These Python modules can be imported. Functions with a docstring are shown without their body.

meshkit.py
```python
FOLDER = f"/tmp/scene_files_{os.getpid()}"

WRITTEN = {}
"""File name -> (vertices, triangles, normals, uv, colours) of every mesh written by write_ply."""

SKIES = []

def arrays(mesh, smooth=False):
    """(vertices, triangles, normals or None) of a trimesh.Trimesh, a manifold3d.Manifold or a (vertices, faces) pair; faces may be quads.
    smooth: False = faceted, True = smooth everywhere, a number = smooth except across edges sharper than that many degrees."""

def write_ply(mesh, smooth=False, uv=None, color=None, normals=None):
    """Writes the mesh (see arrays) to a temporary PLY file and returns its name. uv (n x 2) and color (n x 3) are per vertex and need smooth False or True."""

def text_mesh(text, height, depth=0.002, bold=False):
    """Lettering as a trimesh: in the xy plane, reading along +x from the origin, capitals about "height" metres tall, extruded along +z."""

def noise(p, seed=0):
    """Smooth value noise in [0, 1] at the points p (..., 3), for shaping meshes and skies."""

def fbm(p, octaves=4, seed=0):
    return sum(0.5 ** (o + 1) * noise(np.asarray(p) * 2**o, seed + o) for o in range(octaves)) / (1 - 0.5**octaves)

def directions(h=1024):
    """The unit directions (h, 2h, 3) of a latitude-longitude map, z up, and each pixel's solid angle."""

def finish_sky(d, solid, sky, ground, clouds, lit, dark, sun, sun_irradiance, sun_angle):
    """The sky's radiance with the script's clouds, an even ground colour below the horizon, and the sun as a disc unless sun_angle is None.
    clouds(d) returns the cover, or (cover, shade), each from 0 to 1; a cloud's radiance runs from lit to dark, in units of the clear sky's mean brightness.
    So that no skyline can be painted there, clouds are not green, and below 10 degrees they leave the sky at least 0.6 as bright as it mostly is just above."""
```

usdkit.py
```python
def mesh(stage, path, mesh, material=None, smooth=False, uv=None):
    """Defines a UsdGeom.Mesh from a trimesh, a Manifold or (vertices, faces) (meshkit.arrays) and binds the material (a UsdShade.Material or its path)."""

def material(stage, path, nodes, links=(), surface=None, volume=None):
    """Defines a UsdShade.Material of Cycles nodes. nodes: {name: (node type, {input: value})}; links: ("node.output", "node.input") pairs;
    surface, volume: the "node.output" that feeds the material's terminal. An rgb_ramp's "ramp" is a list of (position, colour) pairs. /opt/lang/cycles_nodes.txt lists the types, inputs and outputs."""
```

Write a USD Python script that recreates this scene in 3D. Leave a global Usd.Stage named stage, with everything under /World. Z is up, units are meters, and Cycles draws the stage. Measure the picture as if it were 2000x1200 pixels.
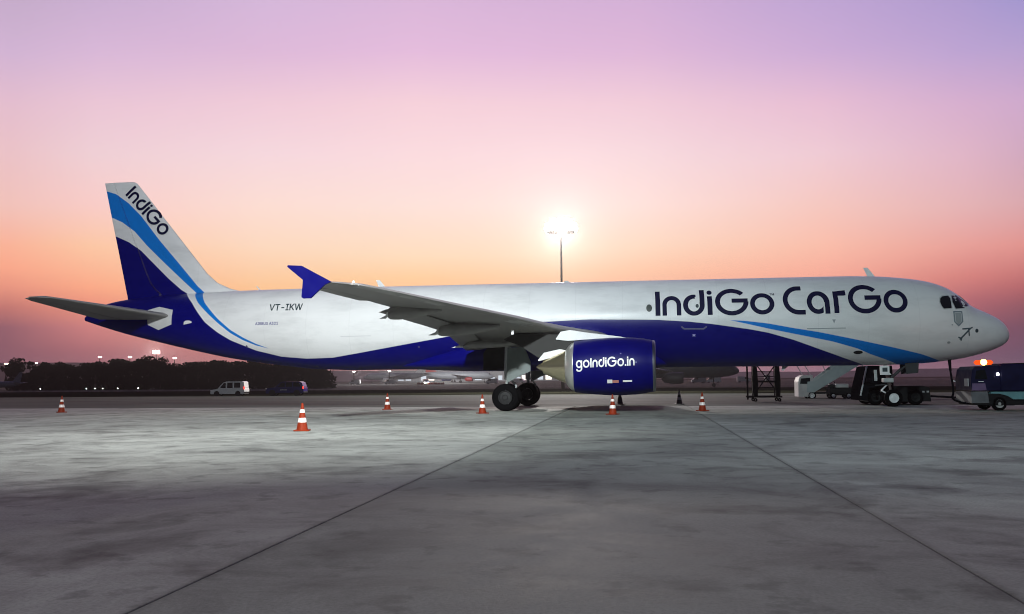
import math, numpy as np, trimesh, usdkit, meshkit
from pxr import Gf, Sdf, Usd, UsdGeom, UsdLux, UsdShade
from scipy.interpolate import PchipInterpolator
from shapely.geometry import Polygon, LineString, Point, box as sbox
from shapely.ops import unary_union
from shapely import affinity

stage = Usd.Stage.CreateInMemory()
UsdGeom.SetStageUpAxis(stage, UsdGeom.Tokens.z)
UsdGeom.SetStageMetersPerUnit(stage, 1.0)
UsdGeom.Xform.Define(stage, '/World')
stage.SetDefaultPrim(stage.GetPrimAtPath('/World'))
UsdGeom.Scope.Define(stage, '/World/Looks')
rng = np.random.default_rng(7)

# ------------------------------------------------------------------ camera
CAM, YAW, PITCH, ROLL, FPX = (-16.375, -42.90, 1.396), -0.138, 0.0791, -0.00815, 1761.8
EXPOSURE = 0.0
HAZE = 0.00016
fw = np.array([math.sin(YAW) * math.cos(PITCH), math.cos(YAW) * math.cos(PITCH), math.sin(PITCH)])
rt = np.array([math.cos(YAW), -math.sin(YAW), 0.0])
up = np.cross(rt, fw)
rt, up = rt * math.cos(ROLL) + up * math.sin(ROLL), up * math.cos(ROLL) - rt * math.sin(ROLL)
cam = UsdGeom.Camera.Define(stage, '/World/camera')
cam.CreateHorizontalApertureAttr(36.0)
cam.CreateFocalLengthAttr(FPX / 2000 * 36.0)
cam.CreateClippingRangeAttr(Gf.Vec2f(0.1, 20000))
cam.CreateExposureAttr(EXPOSURE)
cam.AddTransformOp().Set(Gf.Matrix4d(*rt, 0, *up, 0, *(-fw), 0, *CAM, 1))

# ------------------------------------------------------------------ sky: dusk, afterglow round the point where the sun went down
SUN_AZ, SUN_EL = -0.262, 0.008            # radians: atan2(x, y) of the direction towards the sun, height above the horizon
SKY_STRENGTH = 0.1


def srgb(r, g, b, k=1.0):
    f = lambda c: (c / 255 / 12.92 if c <= 10 else ((c / 255 + 0.055) / 1.055) ** 2.4) * k
    return (f(r), f(g), f(b))


SKY_TAB = {   # azimuth from the view's middle (degrees) -> colours at heights (degrees) above the horizon
    -29.35: [(20.75, (198, 172, 203)), (18.11, (210, 180, 212)), (15.4, (228, 190, 207)), (12.65, (236, 195, 200)), (9.85, (243, 195, 187)), (7.59, (252, 180, 152)), (6.46, (253, 170, 140)), (5.32, (235, 150, 128)), (4.19, (195, 118, 112)), (3.05, (145, 92, 105)), (1.35, (130, 82, 98))],
    -25.19: [(21.46, (203, 175, 210)), (18.73, (217, 184, 216)), (15.93, (235, 198, 214)), (13.08, (240, 208, 214)), (10.18, (250, 205, 200)), (7.84, (254, 200, 165)), (5.48, (253, 170, 135)), (4.6, (240, 150, 125)), (3.13, (205, 125, 125)), (1.65, (165, 100, 110)), (0.77, (150, 95, 108))],
    -15.68: [(22.65, (213, 183, 218)), (19.78, (222, 185, 217)), (16.83, (240, 203, 217)), (13.81, (246, 216, 222)), (10.73, (253, 222, 212)), (8.25, (253, 218, 192)), (5.74, (253, 200, 150)), (3.86, (245, 165, 130)), (1.99, (205, 130, 125)), (0.74, (180, 115, 118))],
    -6.18: [(23.26, (218, 182, 217)), (20.31, (228, 187, 220)), (17.28, (245, 208, 218)), (14.16, (250, 218, 222)), (11.0, (252, 225, 217)), (7.79, (253, 220, 188)), (6.33, (253, 205, 155)), (3.91, (248, 170, 132)), (1.97, (205, 135, 125)), (0.36, (175, 120, 120))],
    8.55: [(23.03, (211, 175, 214)), (20.09, (222, 182, 216)), (17.07, (240, 202, 216)), (13.98, (246, 215, 220)), (10.82, (253, 222, 215)), (8.27, (252, 215, 190)), (6.67, (253, 198, 165)), (3.77, (225, 145, 130)), (1.84, (185, 125, 130)), (0.24, (165, 125, 135))],
    19.36: [(21.96, (192, 165, 212)), (19.13, (205, 172, 214)), (16.23, (232, 190, 212)), (13.27, (240, 203, 213)), (10.25, (247, 200, 192)), (7.81, (252, 190, 170)), (6.28, (250, 175, 155)), (4.13, (215, 130, 125)), (2.29, (170, 105, 118)), (0.3, (150, 110, 130))],
    27.12: [(20.73, (177, 156, 208)), (18.04, (190, 164, 211)), (15.28, (215, 175, 207)), (12.47, (225, 182, 200)), (9.61, (230, 180, 182)), (7.31, (233, 160, 152)), (5.57, (215, 130, 125)), (4.27, (180, 105, 112)), (2.67, (135, 85, 103)), (0.94, (115, 82, 105))],
    31.11: [(20.27, (160, 150, 207)), (17.63, (182, 160, 208)), (14.93, (205, 168, 205)), (12.18, (205, 165, 190)), (9.38, (215, 165, 172)), (7.13, (225, 145, 140)), (4.86, (175, 95, 100)), (3.73, (130, 80, 92)), (2.59, (110, 75, 95)), (0.89, (95, 75, 100))],
}
HIGH = [(30, (160, 134, 186)), (42, (92, 82, 124)), (60, (46, 46, 76)), (90, (34, 37, 62))]
AWAY = [(0, (30, 31, 42)), (12, (36, 38, 52)), (35, (36, 39, 60)), (90, (34, 37, 62))]


def sky_ramp(stops):                      # height above the horizon as a ramp over the square root of 0..90 degrees
    return [(math.sqrt(max(0.0, d) / 90.0), srgb(*c, k=1.0 / SKY_STRENGTH / 0.97)) for d, c in sorted(stops)]


N = {
    'co': ('texture_coordinate', {}), 'nrm': ('vector_math', {'math_type': 'normalize'}), 'sep': ('separate_xyz', {}),
    'asin': ('math', {'math_type': 'arcsine'}), 'el': ('math', {'math_type': 'multiply', 'value2': 1 / (math.pi / 2)}), 'elc': ('clamp', {'min': 0.0, 'max': 1.0}), 'sq': ('math', {'math_type': 'power', 'value2': 0.5}),
    'fx': ('vector_math', {'math_type': 'dot_product', 'vector2': (math.cos(YAW), -math.sin(YAW), 0)}),
    'fy': ('vector_math', {'math_type': 'dot_product', 'vector2': (math.sin(YAW), math.cos(YAW), 0)}),
    'az': ('math', {'math_type': 'arctan2'}), 'deg': ('math', {'math_type': 'multiply', 'value2': 180 / math.pi}),
    'sky': ('sky_texture', {'sky_type': 'single_scattering', 'sun_disc': False, 'sun_elevation': SUN_EL, 'sun_rotation': SUN_AZ, 'aerosol_density': 3.0}),
    'xs': ('mix_color', {'fac': 0.03}), 'bg': ('background_shader', {'strength': SKY_STRENGTH}),
}
L = [('co.generated', 'nrm.vector1'), ('nrm.vector', 'sep.vector'), ('sep.z', 'asin.value1'), ('asin.value', 'el.value1'), ('el.value', 'elc.value'), ('elc.result', 'sq.value1'),
     ('nrm.vector', 'fx.vector1'), ('nrm.vector', 'fy.vector1'), ('fx.value', 'az.value1'), ('fy.value', 'az.value2'), ('az.value', 'deg.value1'), ('sky.color', 'xs.b'), ('xs.result', 'bg.color')]
azs = sorted(SKY_TAB)
cols = [(azs[0] - 75, AWAY)] + [(z, SKY_TAB[z] + HIGH) for z in azs] + [(azs[-1] + 75, AWAY)]
last = None
for i, (z, stops) in enumerate(cols):
    N['r%d' % i] = ('rgb_ramp', {'ramp': sky_ramp(stops)}); L.append(('sq.value', 'r%d.fac' % i))
    if i == 0:
        last = 'r0.color'; continue
    N['m%d' % i] = ('map_range', {'range_type': 'linear' if 1 < i < len(cols) - 1 else 'smoothstep', 'from_min': cols[i - 1][0], 'from_max': z, 'clamp': True})
    N['x%d' % i] = ('mix_color', {})
    L += [('deg.value', 'm%d.value' % i), ('m%d.result' % i, 'x%d.fac' % i), (last, 'x%d.a' % i), ('r%d.color' % i, 'x%d.b' % i)]
    last = 'x%d.result' % i
L.append((last, 'xs.a'))
sky_mat = usdkit.material(stage, '/World/Looks/sky_dusk', N, L, surface='bg.background')
dome = UsdLux.DomeLight.Define(stage, '/World/sky')
UsdShade.MaterialBindingAPI.Apply(dome.GetPrim()).Bind(sky_mat)
dome.GetPrim().SetCustomDataByKey('kind', 'structure')


def aim(prim, pos, target):
    z = np.array(pos, float) - np.array(target, float)
    z /= np.linalg.norm(z)
    x = np.cross([0, 0, 1.0], z); x /= np.linalg.norm(x)
    y = np.cross(z, x)
    UsdGeom.Xformable(prim).AddTransformOp().Set(Gf.Matrix4d(*x, 0, *y, 0, *z, 0, *pos, 1))


sun = UsdLux.DistantLight.Define(stage, '/World/sun')
sun.CreateIntensityAttr(0.02); sun.CreateAngleAttr(0.5); sun.CreateNormalizeAttr(True); sun.CreateColorAttr(Gf.Vec3f(1, 0.62, 0.38))
sd = np.array([math.sin(SUN_AZ) * math.cos(SUN_EL), math.cos(SUN_AZ) * math.cos(SUN_EL), math.sin(SUN_EL)])
aim(sun.GetPrim(), sd * 100, (0, 0, 0))

# apron floodlights: the lamps of the tall mast that stands behind the viewpoint
MAST_AT, MAST_H = (-19.0, -53.0, 0.0), 21.0
FLOODS = [  # offset, aimed at, half angle of the beam, power, colour
    (2.3, (-35.0, 2.0, 6.0), 32.0, 17000.0, (.95, 1.0, 1.05)),       # white lamps on the rear fuselage
    (2.3, (-8.0, 0.0, 4.0), 34.0, 11000.0, (.80, 1.0, 1.03)),        # greenish lamps on the nose
    (2.0, (-27.0, -15.0, 0.0), 19.0, 23000.0, (.99, 1.0, .96)),        # lamps on the stand itself
    (1.5, (-22.0, -28.0, 0.0), 78.0, 1400.0, (.92, 1.0, .95))]       # wide fill beam, added to brighten the foreground


# ------------------------------------------------------------------ materials
def pmat(name, color, rough=0.5, metal=0.0, noise=0.0, scale=4.0, bump=0.0, bscale=None, spec=None, emission=None, estr=0.0, coat=0.0, stretch=None):
    n = {'p': ('principled_bsdf', {'base_color': color, 'roughness': rough, 'metallic': metal})}
    l = []
    if spec is not None: n['p'][1]['specular_ior_level'] = spec
    if coat: n['p'][1]['coat_weight'] = coat; n['p'][1]['coat_roughness'] = 0.12
    if emission: n['p'][1]['emission_color'] = emission; n['p'][1]['emission_strength'] = estr
    if noise or bump:
        n['g'] = ('geometry', {})
        vec = 'g.position'
        if stretch:
            n['mp'] = ('mapping', {'scale': stretch}); l.append(('g.position', 'mp.vector')); vec = 'mp.vector'
        n['n'] = ('noise_texture', {'scale': scale, 'detail': 5.0, 'roughness': 0.6}); l.append((vec, 'n.vector'))
    if noise:
        c = np.array(color)
        n['r'] = ('rgb_ramp', {'ramp': [(0.25, tuple(c * (1 - noise))), (0.5, tuple(c)), (0.75, tuple(np.minimum(c * (1 + noise), 0.95)))]})
        l += [('n.fac', 'r.fac'), ('r.color', 'p.base_color')]
        n['rr'] = ('map_range', {'from_min': 0.3, 'from_max': 0.7, 'to_min': max(0.05, rough - 0.08), 'to_max': min(1, rough + 0.1)})
        l += [('n.fac', 'rr.value'), ('rr.result', 'p.roughness')]
    if bump:
        n['nb'] = ('noise_texture', {'scale': bscale or scale * 8, 'detail': 4.0})
        n['b'] = ('bump', {'strength': bump, 'distance': 0.01})
        l += [('g.position', 'nb.vector'), ('nb.fac', 'b.height'), ('b.normal', 'p.normal')]
    return usdkit.material(stage, '/World/Looks/' + name, n, l, surface='p.BSDF')


def emat(name, color, strength):
    return usdkit.material(stage, '/World/Looks/' + name, {'e': ('emission', {'color': color, 'strength': strength})}, [], surface='e.emission')


# livery: printed bands follow curves over the length of the aircraft (x) and its height (z)
BLUE = [(-45.0, 9.3), (-42.906, 8.857), (-42.19, 8.544), (-41.474, 8.074), (-40.757, 7.395), (-39.903, 6.587), (-39.198, 5.997), (-38.68, 5.69), (-38.146, 5.249), (-37.248, 4.246), (-36.561, 3.734), (-35.92, 3.354),
        (-34.67, 2.847), (-33.417, 2.538), (-32.111, 2.424), (-30.799, 2.456), (-29.478, 2.655), (-27.557, 2.963), (-25.395, 3.31), (-23.019, 3.721), (-20.601, 3.963), (-18.547, 4.045), (-16.476, 3.998),
        (-15.452, 3.969), (-14.099, 3.866), (-13.093, 3.747), (-11.431, 3.483), (-10.659, 3.326), (-9.555, 2.999), (-8.43, 2.586), (-7.259, 2.176), (-6.258, 1.862), (-5.5, 1.6), (0, 0.2)]
CY_HI = [(-45, 11.5), (-43.43, 11.228), (-42.969, 11.077), (-42.246, 10.569), (-41.521, 9.878), (-40.451, 8.573), (-39.366, 7.36), (-38.32, 6.16), (-37.857, 5.753), (-37.426, 5.227), (-36.546, 4.403), (-35.848, 3.841),
         (-35.199, 3.461), (-34.571, 3.159), (-33.949, 2.93), (-33.9, 2.9), (-12.4, 3.9), (-12.31, 3.904), (-11.536, 3.846), (-10.658, 3.729), (-9.566, 3.51), (-8.478, 3.316), (-6.844, 2.962), (-5.187, 2.591), (-4.034, 2.318), (-3.382, 2.117), (-2.6, 1.9), (0, 1.5)]
CY_LO = [(-45, 10.6), (-43.104, 9.823), (-42.587, 9.593), (-41.867, 9.092), (-41.144, 8.329), (-40.059, 7.325), (-39.013, 6.384), (-38.319, 5.773), (-37.8, 5.238), (-37.311, 4.83), (-36.537, 4.203), (-35.861, 3.694),
         (-35.222, 3.34), (-34.59, 3.086), (-33.952, 2.93), (-33.9, 2.95), (-12.4, 3.95), (-12.31, 3.902), (-11.539, 3.721), (-10.66, 3.505), (-9.564, 3.265), (-7.918, 2.91), (-6.802, 2.588), (-6.214, 2.34), (-4.909, 1.912), (-3.5, 1.4), (0, 0.4)]


def livery(name):
    def tab(x0, x1):
        xs = np.linspace(x0, x1, 256)
        v = [np.interp(xs, *zip(*t)) / 12.0 for t in (BLUE, CY_HI, CY_LO)]
        return [(i / 255, (v[0][i], v[1][i], v[2][i])) for i in range(256)]
    white, blue, cyan = (0.77, 0.78, 0.78), (0.001, 0.0014, 0.135), (0.003, 0.185, 0.64)
    n = {'g': ('geometry', {}), 's': ('separate_xyz', {}),
         'ta': ('map_range', {'from_min': -45, 'from_max': -30, 'clamp': True}), 'tb': ('map_range', {'from_min': -30, 'from_max': 0, 'clamp': True}),
         'ra': ('rgb_ramp', {'ramp': tab(-45, -30)}), 'rb': ('rgb_ramp', {'ramp': tab(-30, 0)}),
         'pick': ('math', {'math_type': 'greater_than', 'value2': -30.0}), 'mx': ('mix_color', {}), 'c': ('separate_color', {}),
         'z': ('math', {'math_type': 'divide', 'value2': 12.0}),
         'd0': ('math', {'math_type': 'subtract'}), 'd1': ('math', {'math_type': 'subtract'}), 'd2': ('math', {'math_type': 'subtract'})}
    l = [('g.position', 's.vector'), ('s.x', 'ta.value'), ('s.x', 'tb.value'), ('ta.result', 'ra.fac'), ('tb.result', 'rb.fac'), ('s.x', 'pick.value1'), ('pick.value', 'mx.fac'),
         ('ra.color', 'mx.a'), ('rb.color', 'mx.b'), ('mx.result', 'c.color'), ('s.z', 'z.value1')]
    for i, ch in enumerate('rgb'):
        n['e%d' % i] = ('map_range', {'range_type': 'smoothstep', 'from_min': -0.0012, 'from_max': 0.0012, 'clamp': True})
        l += [('z.value', 'd%d.value1' % i), ('c.' + ch, 'd%d.value2' % i), ('d%d.value' % i, 'e%d.value' % i)]
    n['hi'] = ('math', {'math_type': 'subtract', 'value1': 1.0}); l += [('e1.result', 'hi.value2')]
    n['band'] = ('math', {'math_type': 'multiply'}); l += [('hi.value', 'band.value1'), ('e2.result', 'band.value2')]
    # airframe wear: faint grime, waviness of the skin panels
    n['nz'] = ('noise_texture', {'scale': 0.9, 'detail': 6.0, 'roughness': 0.62}); n['mp'] = ('mapping', {'scale': (0.45, 1, 1.6)})
    n['dirt'] = ('rgb_ramp', {'ramp': [(0.3, tuple(np.array(white) * 0.86)), (0.52, white), (0.8, (0.8, 0.81, 0.81))]})
    l += [('g.position', 'mp.vector'), ('mp.vector', 'nz.vector'), ('nz.fac', 'dirt.fac')]
    n['w1'] = ('mix_color', {'a': blue}); n['w2'] = ('mix_color', {'b': cyan})
    l += [('e0.result', 'w1.fac'), ('dirt.color', 'w1.b'), ('band.value', 'w2.fac'), ('w1.result', 'w2.a')]
    # rows of skin panels: fine dark laps every 0.53 m frame bay group along x
    n['px'] = ('math', {'math_type': 'multiply', 'value2': 1 / 2.13}); n['pf'] = ('math', {'math_type': 'fraction'}); n['pl'] = ('map_range', {'from_min': 0.0, 'from_max': 0.008, 'to_min': 0.82, 'to_max': 1.0, 'clamp': True})
    l += [('s.x', 'px.value1'), ('px.value', 'pf.value1')]
    n['pa'] = ('math', {'math_type': 'absolute'}); l += [('pf.value', 'pa.value1'), ('pa.value', 'pl.value')]
    n['lap'] = ('combine_color', {}); l += [('pl.result', 'lap.' + c) for c in 'rgb']
    n['ml'] = ('mix_color', {'blend_type': 'multiply', 'fac': 1.0}); l += [('w2.result', 'ml.a'), ('lap.color', 'ml.b')]
    n['nr'] = ('map_range', {'from_min': 0.3, 'from_max': 0.7, 'to_min': 0.26, 'to_max': 0.42}); l += [('nz.fac', 'nr.value')]
    n['nb'] = ('noise_texture', {'scale': 1.3, 'detail': 2.0}); n['b'] = ('bump', {'strength': 0.12, 'distance': 0.03}); l += [('g.position', 'nb.vector'), ('nb.fac', 'b.height')]
    n['p'] = ('principled_bsdf', {'specular_ior_level': 0.25}); l += [('ml.result', 'p.base_color'), ('nr.result', 'p.roughness'), ('b.normal', 'p.normal')]
    return usdkit.material(stage, '/World/Looks/' + name, n, l, surface='p.BSDF')


LIV = livery('airframe_paint')
WHITE = pmat('white_paint', (0.76, 0.77, 0.77), 0.38, noise=0.06, scale=1.5)
NAVY = pmat('navy_lettering', (0.002, 0.003, 0.035), 0.65, spec=.15)
BLUEP = pmat('blue_paint', (0.0008, 0.001, 0.105), 0.4, noise=0.06, scale=2.0, spec=.12)
LETW = pmat('white_lettering', (0.8, 0.8, 0.8), 0.4)
WING = pmat('wing_grey_paint', (0.24, 0.235, 0.225), 0.42, noise=0.16, scale=1.2, stretch=(1, 0.35, 1))
WINGL = pmat('pale_plate_lit_tail_paint', (0.66, 0.67, 0.66), 0.4, noise=0.08, scale=2)  # pale plate paint; on the fairing tails it stands for their lit ends
METAL = pmat('bare_metal', (0.72, 0.71, 0.68), 0.30, metal=.75)
HOTM = pmat('heat_stained_metal', (0.70, 0.62, 0.42), 0.24, metal=.94)
STEEL = pmat('gear_grey_paint', (0.42, 0.44, 0.44), 0.45, noise=0.15, scale=6)
DOORP = pmat('gear_door_paint', (0.13, 0.155, 0.15), 0.5, noise=0.1, scale=3)
BLACK = pmat('black_void', (0.006, 0.006, 0.007), 0.8)
MATTE = pmat('matte_black', (0.008, 0.008, 0.01), 1.0, spec=0.0)
RUBBER = pmat('tyre_rubber', (0.004, 0.004, 0.0045), 0.9, spec=.04, noise=0.3, scale=12)
GLASS = pmat('dark_glass', (0.008, 0.01, 0.012), 0.06, spec=0.6)
MARK = pmat('dark_marking', (0.03, 0.05, 0.06), 0.5)
MARKS = pmat('grey_marking', (0.32, 0.36, 0.37), 0.5)
MARKB = pmat('pale_blue_marking', (0.35, 0.35, 0.62), 0.5)
ORANGE = pmat('cone_orange', (0.22, 0.021, 0.003), 0.6, spec=.2, noise=0.2, scale=9)
CONEB = pmat('cone_unlit', (0.02, 0.018, 0.018), 0.6, noise=0.2, scale=9)  # near-black colour carries the unlit look of cones standing in shade
REFL = pmat('retroreflective_band', (0.86, 0.80, 0.76), 0.35)
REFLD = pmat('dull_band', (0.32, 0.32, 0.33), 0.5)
CARW = pmat('white_car_paint', (0.68, 0.69, 0.68), 0.3, coat=0.5)
CARD = pmat('dark_blue_car_paint', (0.012, 0.013, 0.11), 0.25, coat=0.5)
GSEB = pmat('ground_unit_dark_blue', (0.003, 0.003, 0.03), 0.5, spec=.25, noise=0.3, scale=3)
GSEP = pmat('ground_unit_mauve', (0.13, 0.08, 0.17), 0.45, noise=0.2, scale=3)
GSET = pmat('ground_unit_teal', (0.12, 0.26, 0.28), 0.45, noise=0.2, scale=3)
GSEG = pmat('ground_unit_grey', (0.11, 0.11, 0.12), 0.55, noise=0.3, scale=4)
PLASTIC = pmat('black_plastic', (0.008, 0.008, 0.009), 0.6, spec=.2)
STAIRP = pmat('stair_grey_paint', (0.30, 0.35, 0.35), 0.5, noise=0.12, scale=2)
CABP = pmat('cab_white_paint', (0.40, 0.39, 0.38), 0.45, noise=0.12, scale=2)
POLE = pmat('galvanised_pole', (0.03, 0.024, 0.018), 0.9, noise=0.15, scale=2, spec=.05)
BARK = pmat('bark', (0.05, 0.04, 0.03), 0.9)
LAMP = emat('flood_lens_lit', (1.0, 0.96, 0.90), 40.0)
LAMPF = emat('far_flood_lens_lit', (1.0, 0.93, 0.88), 40.0)
LAMPW = emat('warm_lamp_lit', (1.0, 0.72, 0.45), 60.0)
BEACON = emat('amber_beacon_lit', (1.0, 0.10, 0.012), 1.15)
BEACORE = emat('beacon_core_lit', (1.0, 0.55, 0.12), 9.0)
HEAD = emat('headlamp_lit', (1.0, 0.98, 0.95), 300.0)
TAILL = emat('tail_lamp_lit', (1.0, 0.05, 0.03), 2.5)
NAVL = emat('small_white_lamp_lit', (1.0, 0.97, 0.92), 14.0)
WINL = emat('window_lit', (1.0, 0.93, 0.84), 1.6)
WINB = emat('window_lit_cool', (0.80, 0.90, 1.0), 0.8)
EDGEL = emat('edge_lamp_lit', (0.9, 0.95, 1.0), 9.0)


def ground_mat(name, base, var, rough=0.8, blotch=0.3, streak=None, spots=1.0, spec=0.10, joints=()):
    b = np.array(base); g3 = lambda v: (v, v, v)
    n = {'g': ('geometry', {}), 'mp': ('mapping', {'scale': streak or (0.75, 0.8, 1)}), 's': ('separate_xyz', {}),
         'n1': ('noise_texture', {'scale': 0.13, 'detail': 7.0, 'roughness': 0.66, 'distortion': 0.4}), 'n2': ('noise_texture', {'scale': 0.9, 'detail': 8.0, 'roughness': 0.7, 'distortion': 0.8}),
         'n3': ('noise_texture', {'scale': 30.0, 'detail': 5.0, 'roughness': 0.75}), 'n4': ('noise_texture', {'scale': 0.75, 'detail': 6.0, 'roughness': 0.6, 'distortion': 0.5}), 'n5': ('noise_texture', {'scale': 2.2, 'detail': 5.0, 'roughness': 0.6}),
         'r1': ('rgb_ramp', {'ramp': [(0.30, tuple(b * (1 - var))), (0.5, tuple(b)), (0.70, tuple(b * (1 + var)))]}),
         'r2': ('rgb_ramp', {'ramp': [(0.28, g3(1 - blotch)), (0.5, g3(1)), (0.74, g3(1 + blotch * 0.7))]}),
         'r3': ('rgb_ramp', {'ramp': [(0.28, g3(0.74)), (0.5, g3(1)), (0.74, g3(1.2))]}),
         'r4': ('rgb_ramp', {'ramp': [(0.0, g3(1)), (0.53, g3(1)), (0.59, g3(0.80)), (0.66, g3(0.58)), (0.8, g3(0.42))]}),
         'r5': ('rgb_ramp', {'ramp': [(0.0, g3(1)), (0.57, g3(1)), (0.63, g3(0.68)), (0.72, g3(0.48))]}),
         'b': ('bump', {'strength': 0.5, 'distance': 0.008}), 'rg': ('map_range', {'from_min': 0.3, 'from_max': 0.7, 'to_min': rough - 0.12, 'to_max': rough + 0.1}),
         'p': ('principled_bsdf', {'specular_ior_level': spec})}
    l = [('g.position', 'mp.vector'), ('g.position', 's.vector'), ('g.position', 'n3.vector')] + [('mp.vector', k + '.vector') for k in ('n1', 'n2', 'n4', 'n5')]
    last = 'r1.color'; l.append(('n1.fac', 'r1.fac'))
    for k, fac in ((2, 1.0), (3, 1.0), (4, spots), (5, spots * .8)):
        n['m%d' % k] = ('mix_color', {'blend_type': 'multiply', 'fac': fac}); l += [('n%d.fac' % k, 'r%d.fac' % k), (last, 'm%d.a' % k), ('r%d.color' % k, 'm%d.b' % k)]; last = 'm%d.result' % k
    for i, x in enumerate(joints):                          # grime that has gathered along the joints
        n['jd%d' % i] = ('math', {'math_type': 'subtract', 'value2': x}); n['ja%d' % i] = ('math', {'math_type': 'absolute'})
        n['jw%d' % i] = ('math', {'math_type': 'multiply_add', 'value2': 0.30, 'value3': -0.06}); n['jr%d' % i] = ('map_range', {'range_type': 'smoothstep', 'from_min': 0.0, 'to_min': 0.72, 'to_max': 1.0, 'clamp': True}); n['jc%d' % i] = ('combine_color', {})
        n['jm%d' % i] = ('mix_color', {'blend_type': 'multiply', 'fac': 1.0})
        l += [('s.x', 'jd%d.value1' % i), ('jd%d.value' % i, 'ja%d.value1' % i), ('n2.fac', 'jw%d.value1' % i), ('jw%d.value' % i, 'jr%d.from_max' % i), ('ja%d.value' % i, 'jr%d.value' % i)] + [('jr%d.result' % i, 'jc%d.%s' % (i, c)) for c in 'rgb'] + [(last, 'jm%d.a' % i), ('jc%d.color' % i, 'jm%d.b' % i)]
        last = 'jm%d.result' % i
    l += [(last, 'p.base_color'), ('n3.fac', 'b.height'), ('b.normal', 'p.normal'), ('n2.fac', 'rg.value'), ('rg.result', 'p.roughness')]
    return usdkit.material(stage, '/World/Looks/' + name, n, l, surface='p.BSDF')


JX = [-19.47, -14.06]
CONC = [ground_mat('concrete_pale', (0.278, 0.297, 0.272), 0.26, blotch=.5, joints=JX[:1]), ground_mat('concrete_mid', (0.212, 0.234, 0.209), 0.26, blotch=.5, joints=JX), ground_mat('concrete_grey', (0.236, 0.258, 0.233), 0.26, blotch=.5, joints=JX[1:])]
ASPH = ground_mat('asphalt', (0.074, 0.088, 0.078), 0.4, streak=(0.08, 0.7, 1), rough=0.85, spec=.04)
ASPH2 = ground_mat('asphalt_far', (0.062, 0.068, 0.062), 0.3, streak=(0.06, 0.3, 1), rough=.9, spec=.03)
GRASS = ground_mat('dry_grass_ground', (0.016, 0.017, 0.011), 0.3, rough=0.9, spec=0.0)
SEAL = pmat('joint_sealant', (0.05, 0.05, 0.05), 0.7, noise=0.3, scale=3)
HILL = pmat('hill_vegetation', (0.05, 0.05, 0.04), 0.95, noise=0.3, scale=0.01)

# ------------------------------------------------------------------ object helpers
_used = {}


def numbered(parent, name):
    k = parent + '/' + name
    i = _used.get(k, -1) + 1
    _used[k] = i
    return k if i == 0 else '%s_%03d' % (k, i)


def custom(p, **kw):
    for k, v in kw.items():
        if v: p.SetCustomDataByKey(k, v)


def thing(name, label=None, cat=None, loc=(0, 0, 0), rotz=0.0, group=None, kind=None):
    x = UsdGeom.Xform.Define(stage, numbered('/World', name))
    x.AddTranslateOp().Set(Gf.Vec3d(*map(float, loc)))
    if rotz: x.AddRotateZOp().Set(float(rotz))
    custom(x.GetPrim(), label=label, category=cat, group=group, kind=kind)
    return str(x.GetPath())


def obj(name, mesh, mat, parent='/World', smooth=False, label=None, cat=None, group=None, kind=None):
    if isinstance(mesh, list): mesh = trimesh.util.concatenate(mesh)
    p = numbered(parent, name)
    usdkit.mesh(stage, p, mesh, mat, smooth=smooth)
    custom(stage.GetPrimAtPath(p), label=label, category=cat, group=group, kind=kind)
    return p


def holder(name, parent, label=None):                     # a part that only holds sub-parts of its own
    p = numbered(parent, name)
    UsdGeom.Xform.Define(stage, p)
    if label: custom(stage.GetPrimAtPath(p), label=label)
    return p


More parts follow.
